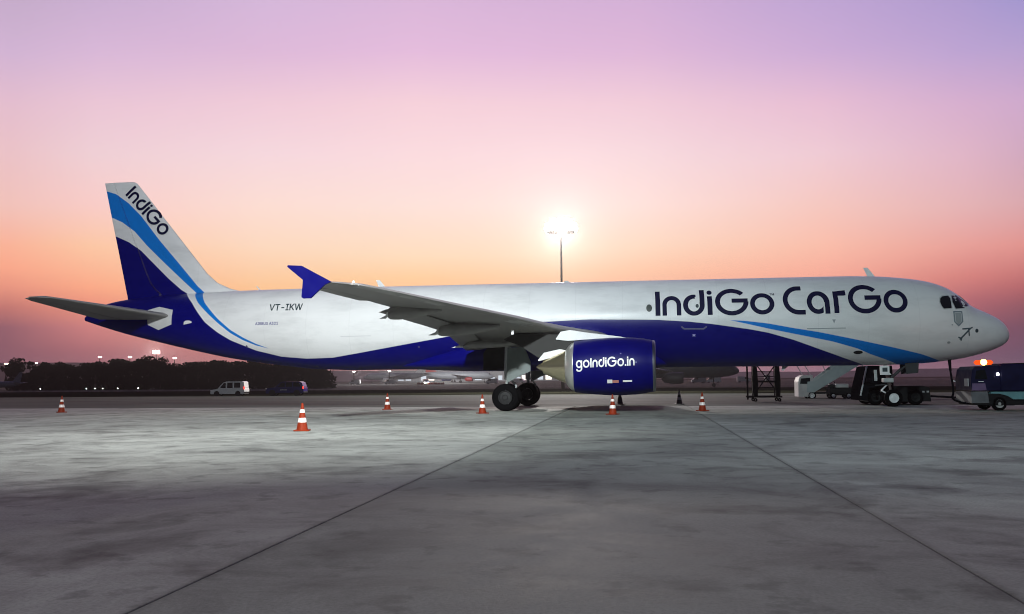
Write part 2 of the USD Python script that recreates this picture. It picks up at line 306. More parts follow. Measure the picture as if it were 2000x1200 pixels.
def copy_of(src, loc, rotz, label, group=None, scale=None):
    base = src.rsplit('/', 1)[1]
    x = UsdGeom.Xform.Define(stage, numbered('/World', base))
    p = x.GetPrim()
    p.GetReferences().AddInternalReference(Sdf.Path(src)); p.SetInstanceable(True)
    x.ClearXformOpOrder()
    x.AddTranslateOp().Set(Gf.Vec3d(*map(float, loc)))
    x.AddRotateZOp().Set(float(rotz))
    if scale: x.AddScaleOp().Set(Gf.Vec3f(*scale))
    was = stage.GetPrimAtPath(src).GetCustomData()
    custom(p, label=label, category=was.get('category'), group=group or was.get('group'))
    return str(x.GetPath())


def bx(x0, x1, y0, y1, z0, z1, ch=0.0):
    if ch <= 0:
        m = trimesh.creation.box((x1 - x0, y1 - y0, z1 - z0))
        m.apply_translation(((x0 + x1) / 2, (y0 + y1) / 2, (z0 + z1) / 2))
        return m
    pts = []
    for a, b in ((x0, 1), (x1, -1)):
        for c, d in ((y0, 1), (y1, -1)):
            for e, f in ((z0, 1), (z1, -1)):
                pts += [(a + b * ch, c + d * ch, e), (a + b * ch, c, e + f * ch), (a, c + d * ch, e + f * ch)]
    return trimesh.convex.convex_hull(np.array(pts))


def bar(a, b, r, n=8, r2=None):
    a, b = np.array(a, float), np.array(b, float)
    d = b - a; h = np.linalg.norm(d); d /= h
    u = np.cross(d, [0, 0, 1.0] if abs(d[2]) < 0.9 else [1.0, 0, 0]); u /= np.linalg.norm(u); v = np.cross(d, u)
    t = np.arange(n) * 2 * np.pi / n
    c = np.cos(t)[:, None] * u + np.sin(t)[:, None] * v
    return loft([a + r * c, b + (r if r2 is None else r2) * c])


def loft(rings, cap=True):
    rings = [np.asarray(r, float) for r in rings]
    n = len(rings[0]); V = np.vstack(rings); F = []
    for i in range(len(rings) - 1):
        a, b = i * n + np.arange(n), i * n + (np.arange(n) + 1) % n
        c, d = a + n, b + n
        F.append(np.stack([a, b, d], 1)); F.append(np.stack([a, d, c], 1))
    if cap:
        for k, flip in ((0, True), (len(rings) - 1, False)):
            V = np.vstack([V, rings[k].mean(0)]); m = len(V) - 1
            a, b = k * n + np.arange(n), k * n + (np.arange(n) + 1) % n
            F.append(np.stack([b, a, np.full(n, m)] if flip else [a, b, np.full(n, m)], 1))
    m = trimesh.Trimesh(V, np.vstack(F), process=False)
    if cap and m.volume < 0: m.invert()
    return m


def lathe(prof, axis='x', n=40, at=(0, 0, 0), cap=False):
    """prof: (along the axis, radius) pairs"""
    t = np.arange(n) * 2 * np.pi / n
    R = []
    for a, r in prof:
        c, s = r * np.cos(t), r * np.sin(t); z = np.full(n, a)
        R.append(np.stack({'x': (z, c, s), 'y': (c, z, s), 'z': (c, s, z)}[axis], 1) + np.array(at))
    m = loft(R, cap)
    if not cap:
        q = m.triangles_center - np.array(at); k = 'xyz'.index(axis); q[:, k] = 0
        if prof[0] != prof[-1] and (m.face_normals * q).sum() < 0: m.invert()
    return m


def prism(poly, axis, a, b, at=(0, 0, 0)):
    """poly of 2D points, pushed from a to b along axis ('y': points are x, z; 'x': y, z; 'z': x, y)"""
    P = poly if isinstance(poly, Polygon) else Polygon(poly)
    m = trimesh.creation.extrude_polygon(P.buffer(0), b - a, engine='earcut')
    v = np.array(m.vertices); v[:, 2] += a
    o = {'z': v, 'y': np.stack([v[:, 0], v[:, 2], v[:, 1]], 1), 'x': np.stack([v[:, 2], v[:, 0], v[:, 1]], 1)}[axis]
    m = trimesh.Trimesh(o + np.array(at), m.faces, process=False)
    if m.volume < 0: m.invert()
    return m


def mirror_y(m):
    m = m.copy(); m.vertices = m.vertices * [1, -1, 1]; m.invert(); return m


def tube(pts, r, n=8):
    p = np.asarray(pts, float)
    s = np.r_[0, np.cumsum(np.linalg.norm(np.diff(p, axis=0), axis=1))]
    f = [PchipInterpolator(s, p[:, k]) for k in range(3)]
    q = np.stack([g(np.linspace(0, s[-1], 8 * len(p))) for g in f], 1)
    t = np.gradient(q, axis=0); t /= np.linalg.norm(t, axis=1, keepdims=True)
    R, u = [], np.cross(t[0], [0.3, 0.9, 0.2])
    a = np.arange(n) * 2 * np.pi / n
    for c, d in zip(q, t):
        u = u - d * (u @ d); u /= np.linalg.norm(u); v = np.cross(d, u)
        R.append(c + r * (np.cos(a)[:, None] * u + np.sin(a)[:, None] * v))
    return loft(R)


# ------------------------------------------------------------------ ground
def gz(y):
    return float(np.interp(y, [8, 70], [0, -0.62]))


def sheet(x0, x1, ys, dz=0.0, nx=1):
    xs = np.linspace(x0, x1, nx + 1)
    V = np.array([(x, y, gz(y) + dz) for y in ys for x in xs]); F = []
    m = len(xs)
    for j in range(len(ys) - 1):
        for i in range(nx):
            a = j * m + i
            F += [(a, a + 1, a + m + 1), (a, a + m + 1, a + m)]
    return trimesh.Trimesh(V, F, process=False)


obj('ground', sheet(-9000, 9000, [-9000, -100, 8, 70, 12000], -0.08), GRASS, kind='structure')
apron = thing('apron', kind='structure')
GAP, YE = 0.022, 1.75
for (a, b), m in zip(((-260, JX[0] - GAP / 2), (JX[0] + GAP / 2, JX[1] - GAP / 2), (JX[1] + GAP / 2, 220)), CONC):
    obj('concrete_slab', bx(a, b, -100, YE, -0.25, 0.0, 0.006), m, apron)
for x in JX:
    obj('joint_sealant', bx(x - GAP / 2 - 0.002, x + GAP / 2 + 0.002, -100, YE, -0.06, -0.012), SEAL, apron)
obj('taxilane', sheet(-300, 260, [YE, 8, 20, 40, 69]), ASPH, kind='structure')
obj('grass_verge', sheet(-500, 400, [69, 70, 130], -0.02), GRASS, kind='structure')
obj('taxiway', sheet(-700, 600, [130, 158]), ASPH2, kind='structure')
obj('far_apron', sheet(-330, 420, [158.02, 640], -0.01), ASPH2, kind='structure')

# ------------------------------------------------------------------ the aircraft
TOP = [(0, 3.13), (0.04, 3.36), (.12, 3.55), (.37, 3.83), (.89, 4.14), (1.35, 4.36), (1.70, 4.56), (2.01, 4.86), (2.32, 5.12), (2.75, 5.38), (3.56, 5.65), (4.66, 5.82), (5.77, 5.91), (7, 5.945), (12, 5.95), (28, 5.95), (34, 5.93), (37, 5.88), (40, 5.77), (42.2, 5.58), (43.46, 5.34), (44.2, 5.02), (44.5, 4.74)]
BOT = [(0, 3.11), (.04, 2.96), (.12, 2.82), (.54, 2.56), (1.26, 2.31), (2.07, 2.12), (2.61, 2.04), (3.71, 1.93), (4.81, 1.88), (7, 1.86), (30, 1.87), (31.9, 1.93), (33.9, 2.14), (36.6, 2.53), (37.64, 2.74), (40.32, 3.35), (42.15, 3.80), (44.5, 4.52)]
HW = [(0, .01), (.04, .25), (.12, .42), (.37, .70), (.89, 1.03), (1.70, 1.36), (2.5, 1.60), (3.6, 1.81), (4.8, 1.92), (6, 1.967), (7, 1.975), (31, 1.975), (33.5, 1.90), (36, 1.67), (38, 1.38), (40, 1.03), (42.2, .62), (43.5, .36), (44.5, .11)]
ftop, fbot, fhw = (PchipInterpolator(*np.array(t).T) for t in (TOP, BOT, HW))


def side_y(X, z):
    s = np.clip(-np.asarray(X, float), 0, 44.5); t, b, w = ftop(s), fbot(s), fhw(s)
    zc, h = (t + b) / 2, (t - b) / 2
    return -w * np.sqrt(np.clip(1 - ((z - zc) / h) ** 2, 0, 1))


def fuselage_mesh(stations, n=96):
    t = np.arange(n) * 2 * np.pi / n
    R = []
    for s in stations:
        a, b, w = ftop(s), fbot(s), fhw(s)
        R.append(np.stack([np.full(n, -s), w * np.cos(t), (a + b) / 2 + (a - b) / 2 * np.sin(t)], 1))
    return loft(R)


def airfoil(tc, n=14):
    x = (1 - np.cos(np.linspace(0, np.pi, n))) / 2
    y = 5 * tc * (0.2969 * np.sqrt(x) - 0.126 * x - 0.3516 * x ** 2 + 0.2843 * x ** 3 - 0.1015 * x ** 4) + 0.001
    cam_ = 0.02 * (1 - (2 * x - 0.9) ** 2)
    return np.r_[x, x[::-1][1:-1]], np.r_[(y + cam_), (-y * 0.9 + cam_)[::-1][1:-1]]


def wing_mesh(secs, x0=0.0, x1=1.0, vertical=False, n=14):
    """secs: (span, leading edge x, z or y, chord, thickness ratio, trailing edge rise); x0..x1 the chord range that is kept"""
    R = []
    for sp, lx, h, c, tc, te in secs:
        x, y = airfoil(tc, n)
        if vertical: y = y - 0.02 * (1 - (2 * x - 0.9) ** 2)
        k = x0 + (x1 - x0) * x
        if (x0, x1) != (0.0, 1.0):
            yy = np.interp(k, x[:n], y[:n]); lo = np.interp(k, np.r_[x[:1], x[n:][::-1], x[n - 1:n]], np.r_[y[:1], y[n:][::-1], y[n - 1:n]])
            y = np.where(np.arange(len(x)) < n, yy, lo)
        if vertical: R.append(np.stack([lx - c * k, c * y, np.full(len(k), sp)], 1))
        else: R.append(np.stack([lx - c * k, np.full(len(k), -sp), h + c * y + te * k], 1))
    return loft(R)


plane = thing('cargo_airliner', 'white and blue twin-engine cargo airliner parked across the whole apron', 'airplane')
st = np.r_[0, .012, .04, .08, .12, .2, np.arange(.3, 7, .14), np.arange(7, 30, .7), np.arange(30, 44.5, .3), 44.5]
fus = obj('fuselage', fuselage_mesh(st), LIV, plane, smooth=40)


# --- lettering: a round geometric stroke alphabet, capital height 1
def ring(cx, cy, rx, ry, sx, sy):
    c = Point(0, 0).buffer(1, 24)
    return affinity.translate(affinity.scale(c, rx, ry).difference(affinity.scale(c, rx - sx, ry - sy)), cx, cy)


def glyph(ch, S=0.19):
    V = S * 0.9
    if ch == 'I': return sbox(0, 0, S, 1), S
    if ch == 'n':
        w, xh = 0.73, 0.80; r = w / 2
        a = ring(r, xh - r, r, r, S * .92, V).intersection(sbox(-1, xh - r, 2, 2))
        return unary_union([a, sbox(0, 0, S * .9, xh - r + .02), sbox(w - S * .9, 0, w, xh - r + .02)]), w
    if ch == 'd':
        w = 0.84
        return unary_union([ring(w / 2, .41, w / 2, .43, S, V).difference(sbox(w * .56, .5, w, 1)), sbox(w - S, .40, w, 1.03), ring(w / 2, .41, w / 2, .43, S, V).intersection(sbox(0, .74, w * .6, 1))]), w
    if ch == 'i': return unary_union([sbox(0, 0, S, .76), affinity.scale(Point(S / 2, .91).buffer(1, 12), .1, .09, origin=(S / 2, .91))]), S
    if ch == 'G':
        w = 1.28; r = ring(w / 2, .51, w / 2, .545, S, V)
        cut = Polygon([(w / 2, .51), (w / 2 + 1.2, .51), (w / 2 + 1.2, 1.42)])
        return unary_union([r.difference(cut), sbox(w * .50, .47, w - .02, .47 + V)]), w
    if ch == 'o': return ring(.46, .41, .46, .43, S * .95, V), .92
    if ch == 'C':
        w = .82; r = ring(.62, .51, .62, .545, S, V)
        return unary_union([r.intersection(sbox(-1, -1, .64, 2)), sbox(.62, -.035, w + .04, -.035 + V), sbox(.62, 1.055 - V, w - .06, 1.055)]), w
    if ch == 'a':
        w = .88; r = ring(.43, .41, .43, .43, S, V)
        return unary_union([r.difference(sbox(.62, -.1, 1, .41)), sbox(w - S, -.02, w, .45), ring(.45, .41, .43, .43, S, V).intersection(sbox(.4, .41, 1, 1)), r.intersection(sbox(.3, -.1, .63, .3))]), w
    if ch == 'r': return unary_union([sbox(0, 0, S, .82), Polygon([(S * .8, .82 - V), (.40, .80 - V * .9), (.50, .80 - V * .8), (.50, .86), (.1, .82)])]), .5
    if ch == 'g':
        return unary_union([ring(.44, .41, .44, .43, S, V), sbox(.88 - S, -.12, .88, .80), ring(.44, -.10, .44, .32, S, V).intersection(sbox(.05, -1, 1, -.10))]), .88
    if ch == '.': return sbox(0, 0, S, S), S


def word(text, at=None, gap=.09, kern=None, S=0.19):
    out, x = [], 0.0
    for i, ch in enumerate(text):
        g, w = glyph(ch, S)
        if at: x = at[i]
        out.append(affinity.translate(g.buffer(0), x, 0)); x += w + gap
    return out


def patch(polys, mapping, step=(0.35, 0.07)):
    """Flat shapes laid on a curved skin: cut into small cells, each cell triangulated, every corner moved by mapping"""
    ms = []
    for P in polys:
        P = P.buffer(0)
        x0, y0, x1, y1 = P.bounds
        ys = np.arange(y0, y1 + step[1], step[1]); xs = np.arange(x0, x1 + step[0], step[0])
        for a in ys[:-1]:
            for b in xs[:-1]:
                q = P.intersection(sbox(b, a, b + step[0], a + step[1]))
                for g in getattr(q, 'geoms', [q]):
                    if g.geom_type == 'Polygon' and g.area > 1e-7:
                        v, f = trimesh.creation.triangulate_polygon(g, engine='earcut')
                        ms.append(trimesh.Trimesh(np.c_[v, np.zeros(len(v))], f, process=False))
    m = trimesh.util.concatenate(ms)
    m.vertices = mapping(np.array(m.vertices)[:, 0], np.array(m.vertices)[:, 1])
    return m


def on_skin(off=0.012):
    return lambda x, z: np.stack([x, side_y(x, z) - off, z], 1)


def skin(name, polys, mat, parent=None, off=0.012, **kw):
    m = patch(polys, on_skin(off))
    if m.face_normals[:, 1].mean() > 0: m.invert()
    return obj(name, m, mat, parent or fus, **kw)


def place(polys, x, z, kx, kz):
    return [affinity.affine_transform(p, [kx, 0, 0, kz, x, z]) for p in polys]


U_ = 1.134
w1 = word('IndiGo', at=[0, .276, 1.085, 2.03, 2.33, 3.67])
w1[1] = affinity.scale(w1[1], 1.0, 1.0)
for g_ in place(w1, -15.551, 4.150, U_ * 1.0, U_): skin('title_letter', [g_], NAVY)
w2 = word('CarGo', at=[0, .93, 1.97, 2.54, 3.90])
for g_ in place(w2, -9.968, 4.135, U_ * .963, U_ * 1.06): skin('title_letter', [g_], NAVY)
TM = meshkit.text_mesh('TM', 0.10)


def text_polys(text, height, bold=False):
    m = meshkit.text_mesh(text, height, 0.002, bold)
    fl = m.submesh([np.where(m.face_normals[:, 2] > 0.5)[0]], append=True)
    return [Polygon(t[:, :2]) for t in fl.triangles if Polygon(t[:, :2]).area > 1e-8]


def text_skin(name, text, x, z, height, mat, bold=False, slant=0.0, kx=1.0, **kw):
    P = [affinity.affine_transform(p, [kx, slant, 0, 1, x, z]) for p in text_polys(text, height, bold)]
    v = []
    for p in P:
        c = np.array(p.exterior.coords)[:3]; v.append(c)
    v = np.vstack(v); f = np.arange(len(v)).reshape(-1, 3)
    m = trimesh.Trimesh(on_skin()(v[:, 0], v[:, 1]), f, process=False)
    fn = np.cross(m.vertices[f[:, 1]] - m.vertices[f[:, 0]], m.vertices[f[:, 2]] - m.vertices[f[:, 0]])
    f = np.where((fn[:, 1] > 0)[:, None], f[:, ::-1], f)
    return obj(name, trimesh.Trimesh(m.vertices, f, process=False), mat, fus, **kw)


text_skin('small_lettering', 'TM', -10.52, 4.99, 0.10, NAVY, bold=True)
text_skin('registration_lettering', 'VT-IKW', -33.88, 4.742, 0.31, MARK, bold=True, slant=-0.06, kx=.97)
text_skin('small_lettering', 'AIRBUS A321', -34.52, 4.05, 0.13, pmat('dull_blue_lettering', (0.08, 0.08, 0.25), .5), bold=True, kx=1.0)

# --- marks, hatches and small openings on the skin
oval = lambda x, z, rx, rz: affinity.translate(affinity.scale(Point(0, 0).buffer(1, 12), rx, rz, origin=(0, 0)), x, z)
skin('window_plug', [oval(-15.83, 4.51, .13, .17)], pmat('plug_dark_green', (0.02, 0.03, 0.025), .5), label='dark oval plug beside the logo')
skin('window_plug', [oval(-13.70, 4.57, .07, .09)], MARK)
skin('door_handle_mark', [LineString([(-14.40, 3.63), (-14.30, 3.55), (-13.45, 3.535), (-13.33, 3.62)]).buffer(.035)], pmat('dim_blue_grey_marking', (0.10, 0.10, 0.19), .5))
skin('small_mark', [Polygon([(-13.95, 3.21), (-13.80, 3.21), (-13.83, 3.25), (-13.80, 3.30), (-13.95, 3.30), (-13.92, 3.25)])], MARKB)
skin('vent', [oval(-6.752, 2.42, .20, .075)], BLACK)
skin('small_mark', [Polygon([(-7.93, 3.86), (-7.78, 3.86), (-7.85, 3.68)])], MARKS)
skin('hinge_line', [sbox(-9.0, 3.455, -7.36, 3.49)], MARKS)
skin('hinge_line', [sbox(-30.24, 3.435, -28.75, 3.452)], pmat('faint_grey_marking', (.5, .51, .54), .5))
skin('light_patch', [Polygon([(-38.45, 4.16), (-37.98, 4.24), (-37.98, 4.30), (-38.12, 4.36), (-38.32, 4.36), (-38.43, 4.30)])], WHITE)
frame_ = LineString([(-2.77, 4.13), (-2.41, 4.13), (-2.42, 3.70), (-2.60, 3.52), (-2.77, 3.70), (-2.77, 4.13)]).buffer(.03)
skin('hatch_outline', [frame_], pmat('hatch_grey', (.20, .25, .28), .5))
skin('hatch_panel', [Polygon([(-2.72, 4.08), (-2.46, 4.08), (-2.46, 3.72), (-2.60, 3.57), (-2.72, 3.72)])], MARKS, off=0.008)
arrow = unary_union([LineString([(-2.50, 2.95), (-2.10, 3.38)]).buffer(.035), LineString([(-2.42, 3.38), (-2.08, 3.40), (-2.00, 3.44)]).buffer(.03), LineString([(-2.16, 3.36), (-2.12, 3.10)]).buffer(.03), LineString([(-2.58, 3.02), (-2.44, 2.98), (-2.46, 2.88)]).buffer(.025)])
skin('aircraft_shaped_mark', [arrow], pmat('mark_slate', (.07, .10, .12), .5))
skin('sensor_port', [oval(-1.79, 3.30, .075, .085)], MARK)
skin('sensor_port', [oval(-2.98, 2.80, .07, .05)], MARKS)
skin('sensor_port', [oval(-2.88, 3.56, .03, .03)], MARKS)
for q in ((-20.9, 3.20), (-26.5, 2.9), (-35.1, 3.05), (-31.8, 2.05)):
    skin('sensor_port', [oval(q[0], q[1], .05, .05)], pmat('port_%d' % abs(int(q[0])), (.05, .05, .14), .5))
hexp = Polygon([(-40.58, 4.95), (-39.95, 5.10), (-39.12, 4.92), (-39.16, 4.19), (-39.97, 3.94), (-40.57, 4.21)])
skin('tailplane_plate', [hexp], WINGL, label='pale six-sided plate round the tailplane root')
# cockpit glass
rw = Polygon([(-3.31, 4.57), (-3.27, 4.73), (-3.14, 4.83), (-2.85, 4.86), (-2.80, 4.73), (-2.84, 4.29), (-3.19, 4.265), (-3.27, 4.38)]).buffer(-.03).buffer(.03)
fw_ = Polygon([(-2.70, 4.87), (-2.43, 4.90), (-1.90, 4.45), (-2.30, 4.30), (-2.66, 4.26), (-2.74, 4.57)]).buffer(-.03).buffer(.03)
skin('cockpit_window_frame', [rw.buffer(.045), fw_.buffer(.035)], pmat('frame_pale', (.55, .57, .57), .4), off=.006)
skin('cockpit_window', [rw], GLASS, off=.014)
skin('cockpit_window', [fw_], GLASS, off=.014)


def nose_front(y, z):                                     # x of the nose skin at (y, z)
    ss = np.linspace(0.01, 6, 600); t, b, w = ftop(ss), fbot(ss), fhw(ss)
    out = []
    for yy, zz in zip(y, z):
        inside = (yy / w) ** 2 + ((zz - (t + b) / 2) / ((t - b) / 2)) ** 2 < 1
        out.append(-ss[np.argmax(inside)])
    return np.array(out)


for sgn in (-1, 1):
    P = Polygon([(.05, 4.94), (.62, 4.92), (.86, 4.60), (.84, 4.52), (.05, 4.56)])
    m = patch([P], lambda a, b: np.stack([nose_front(a, b) + .02, sgn * a, b + .01], 1), (.06, .06))
    if m.face_normals[:, 0].mean() < 0: m.invert()
    obj('cockpit_window', m, GLASS, fus)
m = patch([rw, fw_], lambda x, z: np.stack([x, -side_y(x, z) + .014, z], 1))
if m.face_normals[:, 1].mean() < 0: m.invert()
obj('cockpit_window', m, GLASS, fus)
# aerials
def blade(x, z, h, c, lean=.35, y=0.0):
    return prism([(x, z), (x - c, z), (x - c * .9 - lean * h, z + h), (x - c * .35 - lean * h, z + h)], 'y', y - .012, y + .012)
obj('aerial', blade(-5.55, 5.88, .44, .34, .5), WHITE, fus)
obj('aerial', blade(-28.6, 5.92, .36, .34, .5), WHITE, fus)
obj('aerial', blade(-35.0, 5.86, .26, .10, .8), WHITE, fus)
obj('aerial', blade(-19.5, 5.94, .10, .30, .2), STEEL, fus)
obj('drain_mast', prism([(-9.5, 1.9), (-9.8, 1.9), (-9.85, 1.66), (-9.75, 1.66)], 'y', -.02, .02), STEEL, fus)

# --- belly fairing
R = []
tt = np.arange(64) * 2 * np.pi / 64
for s, hw, z0, z1 in [(14.9, .5, 1.95, 2.1), (15.3, 1.1, 1.84, 2.5), (16.0, 1.70, 1.78, 2.95), (17.2, 2.08, 1.76, 3.2), (19, 2.18, 1.75, 3.3), (22.6, 2.18, 1.75, 3.3), (23.6, 2.10, 1.755, 3.2), (24.6, 1.88, 1.77, 3.0), (25.5, 1.58, 1.80, 2.8), (26.4, 1.25, 1.84, 2.6), (27.3, .92, 1.90, 2.42), (28, .6, 1.95, 2.3)]:
    c, sn = np.cos(tt), np.sin(tt); e = .72
    R.append(np.stack([np.full(64, -s), hw * np.sign(c) * abs(c) ** e, (z0 + z1) / 2 + (z1 - z0) / 2 * np.sign(sn) * abs(sn) ** e], 1))
fairing = obj('belly_fairing', loft(R), LIV, plane, smooth=45)

# --- fin and rudder
FIN = [(5.2, -36.4, -42.1), (5.80, -36.0, -42.25), (5.90, -36.15, -42.28), (6.03, -36.67, -42.31), (6.34, -37.36, -42.38), (6.82, -37.91, -42.49), (8, -38.88, -42.77), (10, -40.52, -43.25), (11.41, -41.68, -43.58), (11.60, -41.84, -43.63), (11.68, -42.0, -43.65)]
fs = [(z, a, 0, a - b, min(.1, .42 / (a - b)), 0) for z, a, b in FIN]
fin = obj('fin', wing_mesh(fs, 0, .70, True), LIV, plane, smooth=40)
rud = [(5.45, -36.2, 0, 5.98, .07, 0)] + fs[1:]
obj('rudder', wing_mesh(rud, .706, 1.0, True), LIV, plane, smooth=40)


def on_fin(x, z):
    zs, a, b = (np.array([f[i] for f in FIN]) for i in range(3))
    le, te = np.interp(z, zs, a), np.interp(z, zs, b); c = le - te; k = np.clip((le - x) / c, 0.001, .999); tc = np.minimum(.1, .42 / c)
    y = 5 * tc * (0.2969 * np.sqrt(k) - 0.126 * k - 0.3516 * k ** 2 + 0.2843 * k ** 3 - 0.1015 * k ** 4) * c
    return np.stack([x, -y - .02, z], 1)


ft = unary_union(word('IndiGo', S=0.2, gap=.10))
a = math.atan2(8.97 - 11.16, -40.10 + 42.15)
ln = math.hypot(8.97 - 11.16, -40.10 + 42.15) + .10
k = ln / (ft.bounds[2] - ft.bounds[0])
ft = affinity.affine_transform(ft, [k * math.cos(a), -.70 * math.sin(a), k * math.sin(a), .70 * math.cos(a), -42.43, 11.01])
m = patch(list(getattr(ft, 'geoms', [ft])), on_fin, (.2, .2))
if m.face_normals[:, 1].mean() > 0: m.invert()
obj('fin_lettering', m, NAVY, fin, label='dark navy logo word IndiGo running down the fin')

# --- tailplane
for f in (lambda q: q, mirror_y):
    hs = [(.3, -38.6, 4.52, 4.7, .10, 0), (.7, -39.1, 4.56, 4.25, .10, 0), (5.6, -41.82, 5.08, 1.72, .10, 0), (6.1, -42.2, 5.15, 1.28, .10, 0), (6.25, -42.7, 5.17, .72, .09, 0)]
    tp = obj('tailplane', f(wing_mesh(hs, 0, .70)), WING, plane, smooth=40)
    obj('elevator', f(wing_mesh(hs[1:4], .706, 1.0)), WING, tp, smooth=40)

# --- wings
wz = PchipInterpolator([0, 2, 5.15, 8, 11.2, 14, 15.8, 17.05], [2.98, 3.10, 3.36, 3.66, 3.93, 4.17, 4.31, 4.32])
le = lambda y: -(17.6 + .5206 * (y - 2)) if y < 16 else -(17.6 + .5206 * 14 + (y - 16) * .62)
te = lambda y: -23.75 if y < 6.4 else -(23.75 + (y - 6.4) * .292)
thick = lambda y: float(np.interp(y, [0, 2, 6.4, 17], [.15, .145, .118, .10]))


def wsec(y, c1=None):
    c = le(y) - (te(y) if c1 is None else c1)
    return (y, le(y), float(wz(y)), c, thick(y), float(np.interp(y, [2, 6, 12, 17], [-.18, -.02, .08, .0])))


ys_w = [1.2, 2, 3.2, 4.6, 6.4, 8, 10, 11.5, 13, 14.5, 15.6, 16.4]
wsecs = [wsec(y) for y in ys_w[:-1]] + [wsec(16.4, -26.25), (17.0, -25.50, 4.32, .60, .10, 0.0)]


def flap_mesh(y0, y1, c, drop, ang):
    R = []
    for y in np.linspace(y0, y1, 6):
        x, t = airfoil(.15, 12); zc = float(wz(y)) + wsec(y)[5] - drop
        px, pz = -c * x, c * t
        ca, sa = math.cos(ang), math.sin(ang)
        R.append(np.stack([te(y) + .62 * c + px * ca - pz * -sa * 0 , np.full(len(x), -y), zc + pz * ca + px * sa], 1))
    return loft(R)


def canoe(y, x0, x1, w, zt0, zt1, zb):
    """hangs under the wing from x0 to x1: the top follows the wing, the keel sinks to zb and ends steeply with a thin tail"""
    R, t = [], np.arange(20) * 2 * np.pi / 20
    for k, dp, wp in ((0, .04, .1), (.08, .25, .45), (.2, .5, .75), (.4, .78, .95), (.6, .93, 1), (.8, 1, 1), (.9, 1, .9), (.96, .97, .75), (1.0, .90, .5), (1.02, .80, .35)):
        zt = zt0 + (zt1 - zt0) * k; keel = zt - (zt - zb) * dp; top = zt + .10 if k < .95 else zt - (k - .95) * 2.2
        R.append(np.stack([np.full(20, x0 + (x1 - x0) * k), -y + w * wp * np.cos(t), (top + keel) / 2 + (top - keel) / 2 * np.sin(t)], 1))
    L_ = x1 - x0; T = [R[-2] * [1, 1, 1] + [-.004, 0, 0], R[-1] + [-.004, 0, 0]]
    for k, zc, r in ((1.06, zb + .10, .06), (1.17, zb + .05, .008)):
        T.append(np.stack([np.full(20, x0 + L_ * k), -y + r * np.cos(t), zc + r * np.sin(t)], 1))
    return loft(R[:-1]), loft(T)


for side_, f in (('near', lambda q: q), ('off', mirror_y)):
    w = obj('wing', f(wing_mesh(wsecs, n=18)), WING, plane, smooth=35)
    obj('slat', f(wing_mesh([wsec(y) for y in (6.9, 9, 11.5, 14, 16.0)], -.008, .13)), pmat('slat_metal_' + side_, (.36, .36, .35), .3, noise=.1, scale=2), w, smooth=40)
    obj('flap', f(flap_mesh(2.35, 6.15, 1.0, .13, .15)), WING, w, smooth=40)
    obj('flap', f(flap_mesh(6.55, 11.5, .95, .10, .12)), WING, w, smooth=40)
    obj('aileron', f(flap_mesh(12.9, 15.5, .60, .005, .02)), WING, w, smooth=40)
    for y, x0, x1, zt0, zt1, zb in ((4.5, -20.9, -23.85, 2.92, 2.95, 2.70), (8.0, -21.7, -24.15, 3.42, 3.52, 3.08), (11.35, -23.3, -25.25, 3.82, 4.06, 3.54)):
        ca, tl = canoe(y, x0, x1, .17, zt0, zt1, zb)
        obj('flap_track_fairing', f(ca), WING, w, smooth=40); obj('fairing_tail_lit', f(tl), WINGL, w, smooth=40)  # tails painted paler to imitate light on the aft ends
    obj('wing_lamp', f(trimesh.creation.icosphere(1, .035).apply_translation((-25.0, -16.2, 4.40))), NAVL, w)
    obj('underwing_mast', f(bx(-21.30, -21.20, -7.75, -7.72, 3.12, 3.30)), LETW, w)
    # wing tip fence: plan in x, z
    FE = [(-25.42, 4.33), (-26.35, 4.83), (-26.78, 4.86), (-26.80, 4.81), (-26.30, 4.40), (-26.34, 3.88), (-26.28, 3.84), (-26.05, 3.85), (-25.62, 4.24)]
    fe = prism(Polygon(FE).buffer(-.01).buffer(.01), 'y', -17.07, -16.99)
    obj('wing_fence', f(fe), BLUEP, w)

# --- engines
EZ, EY = 1.86, 5.75


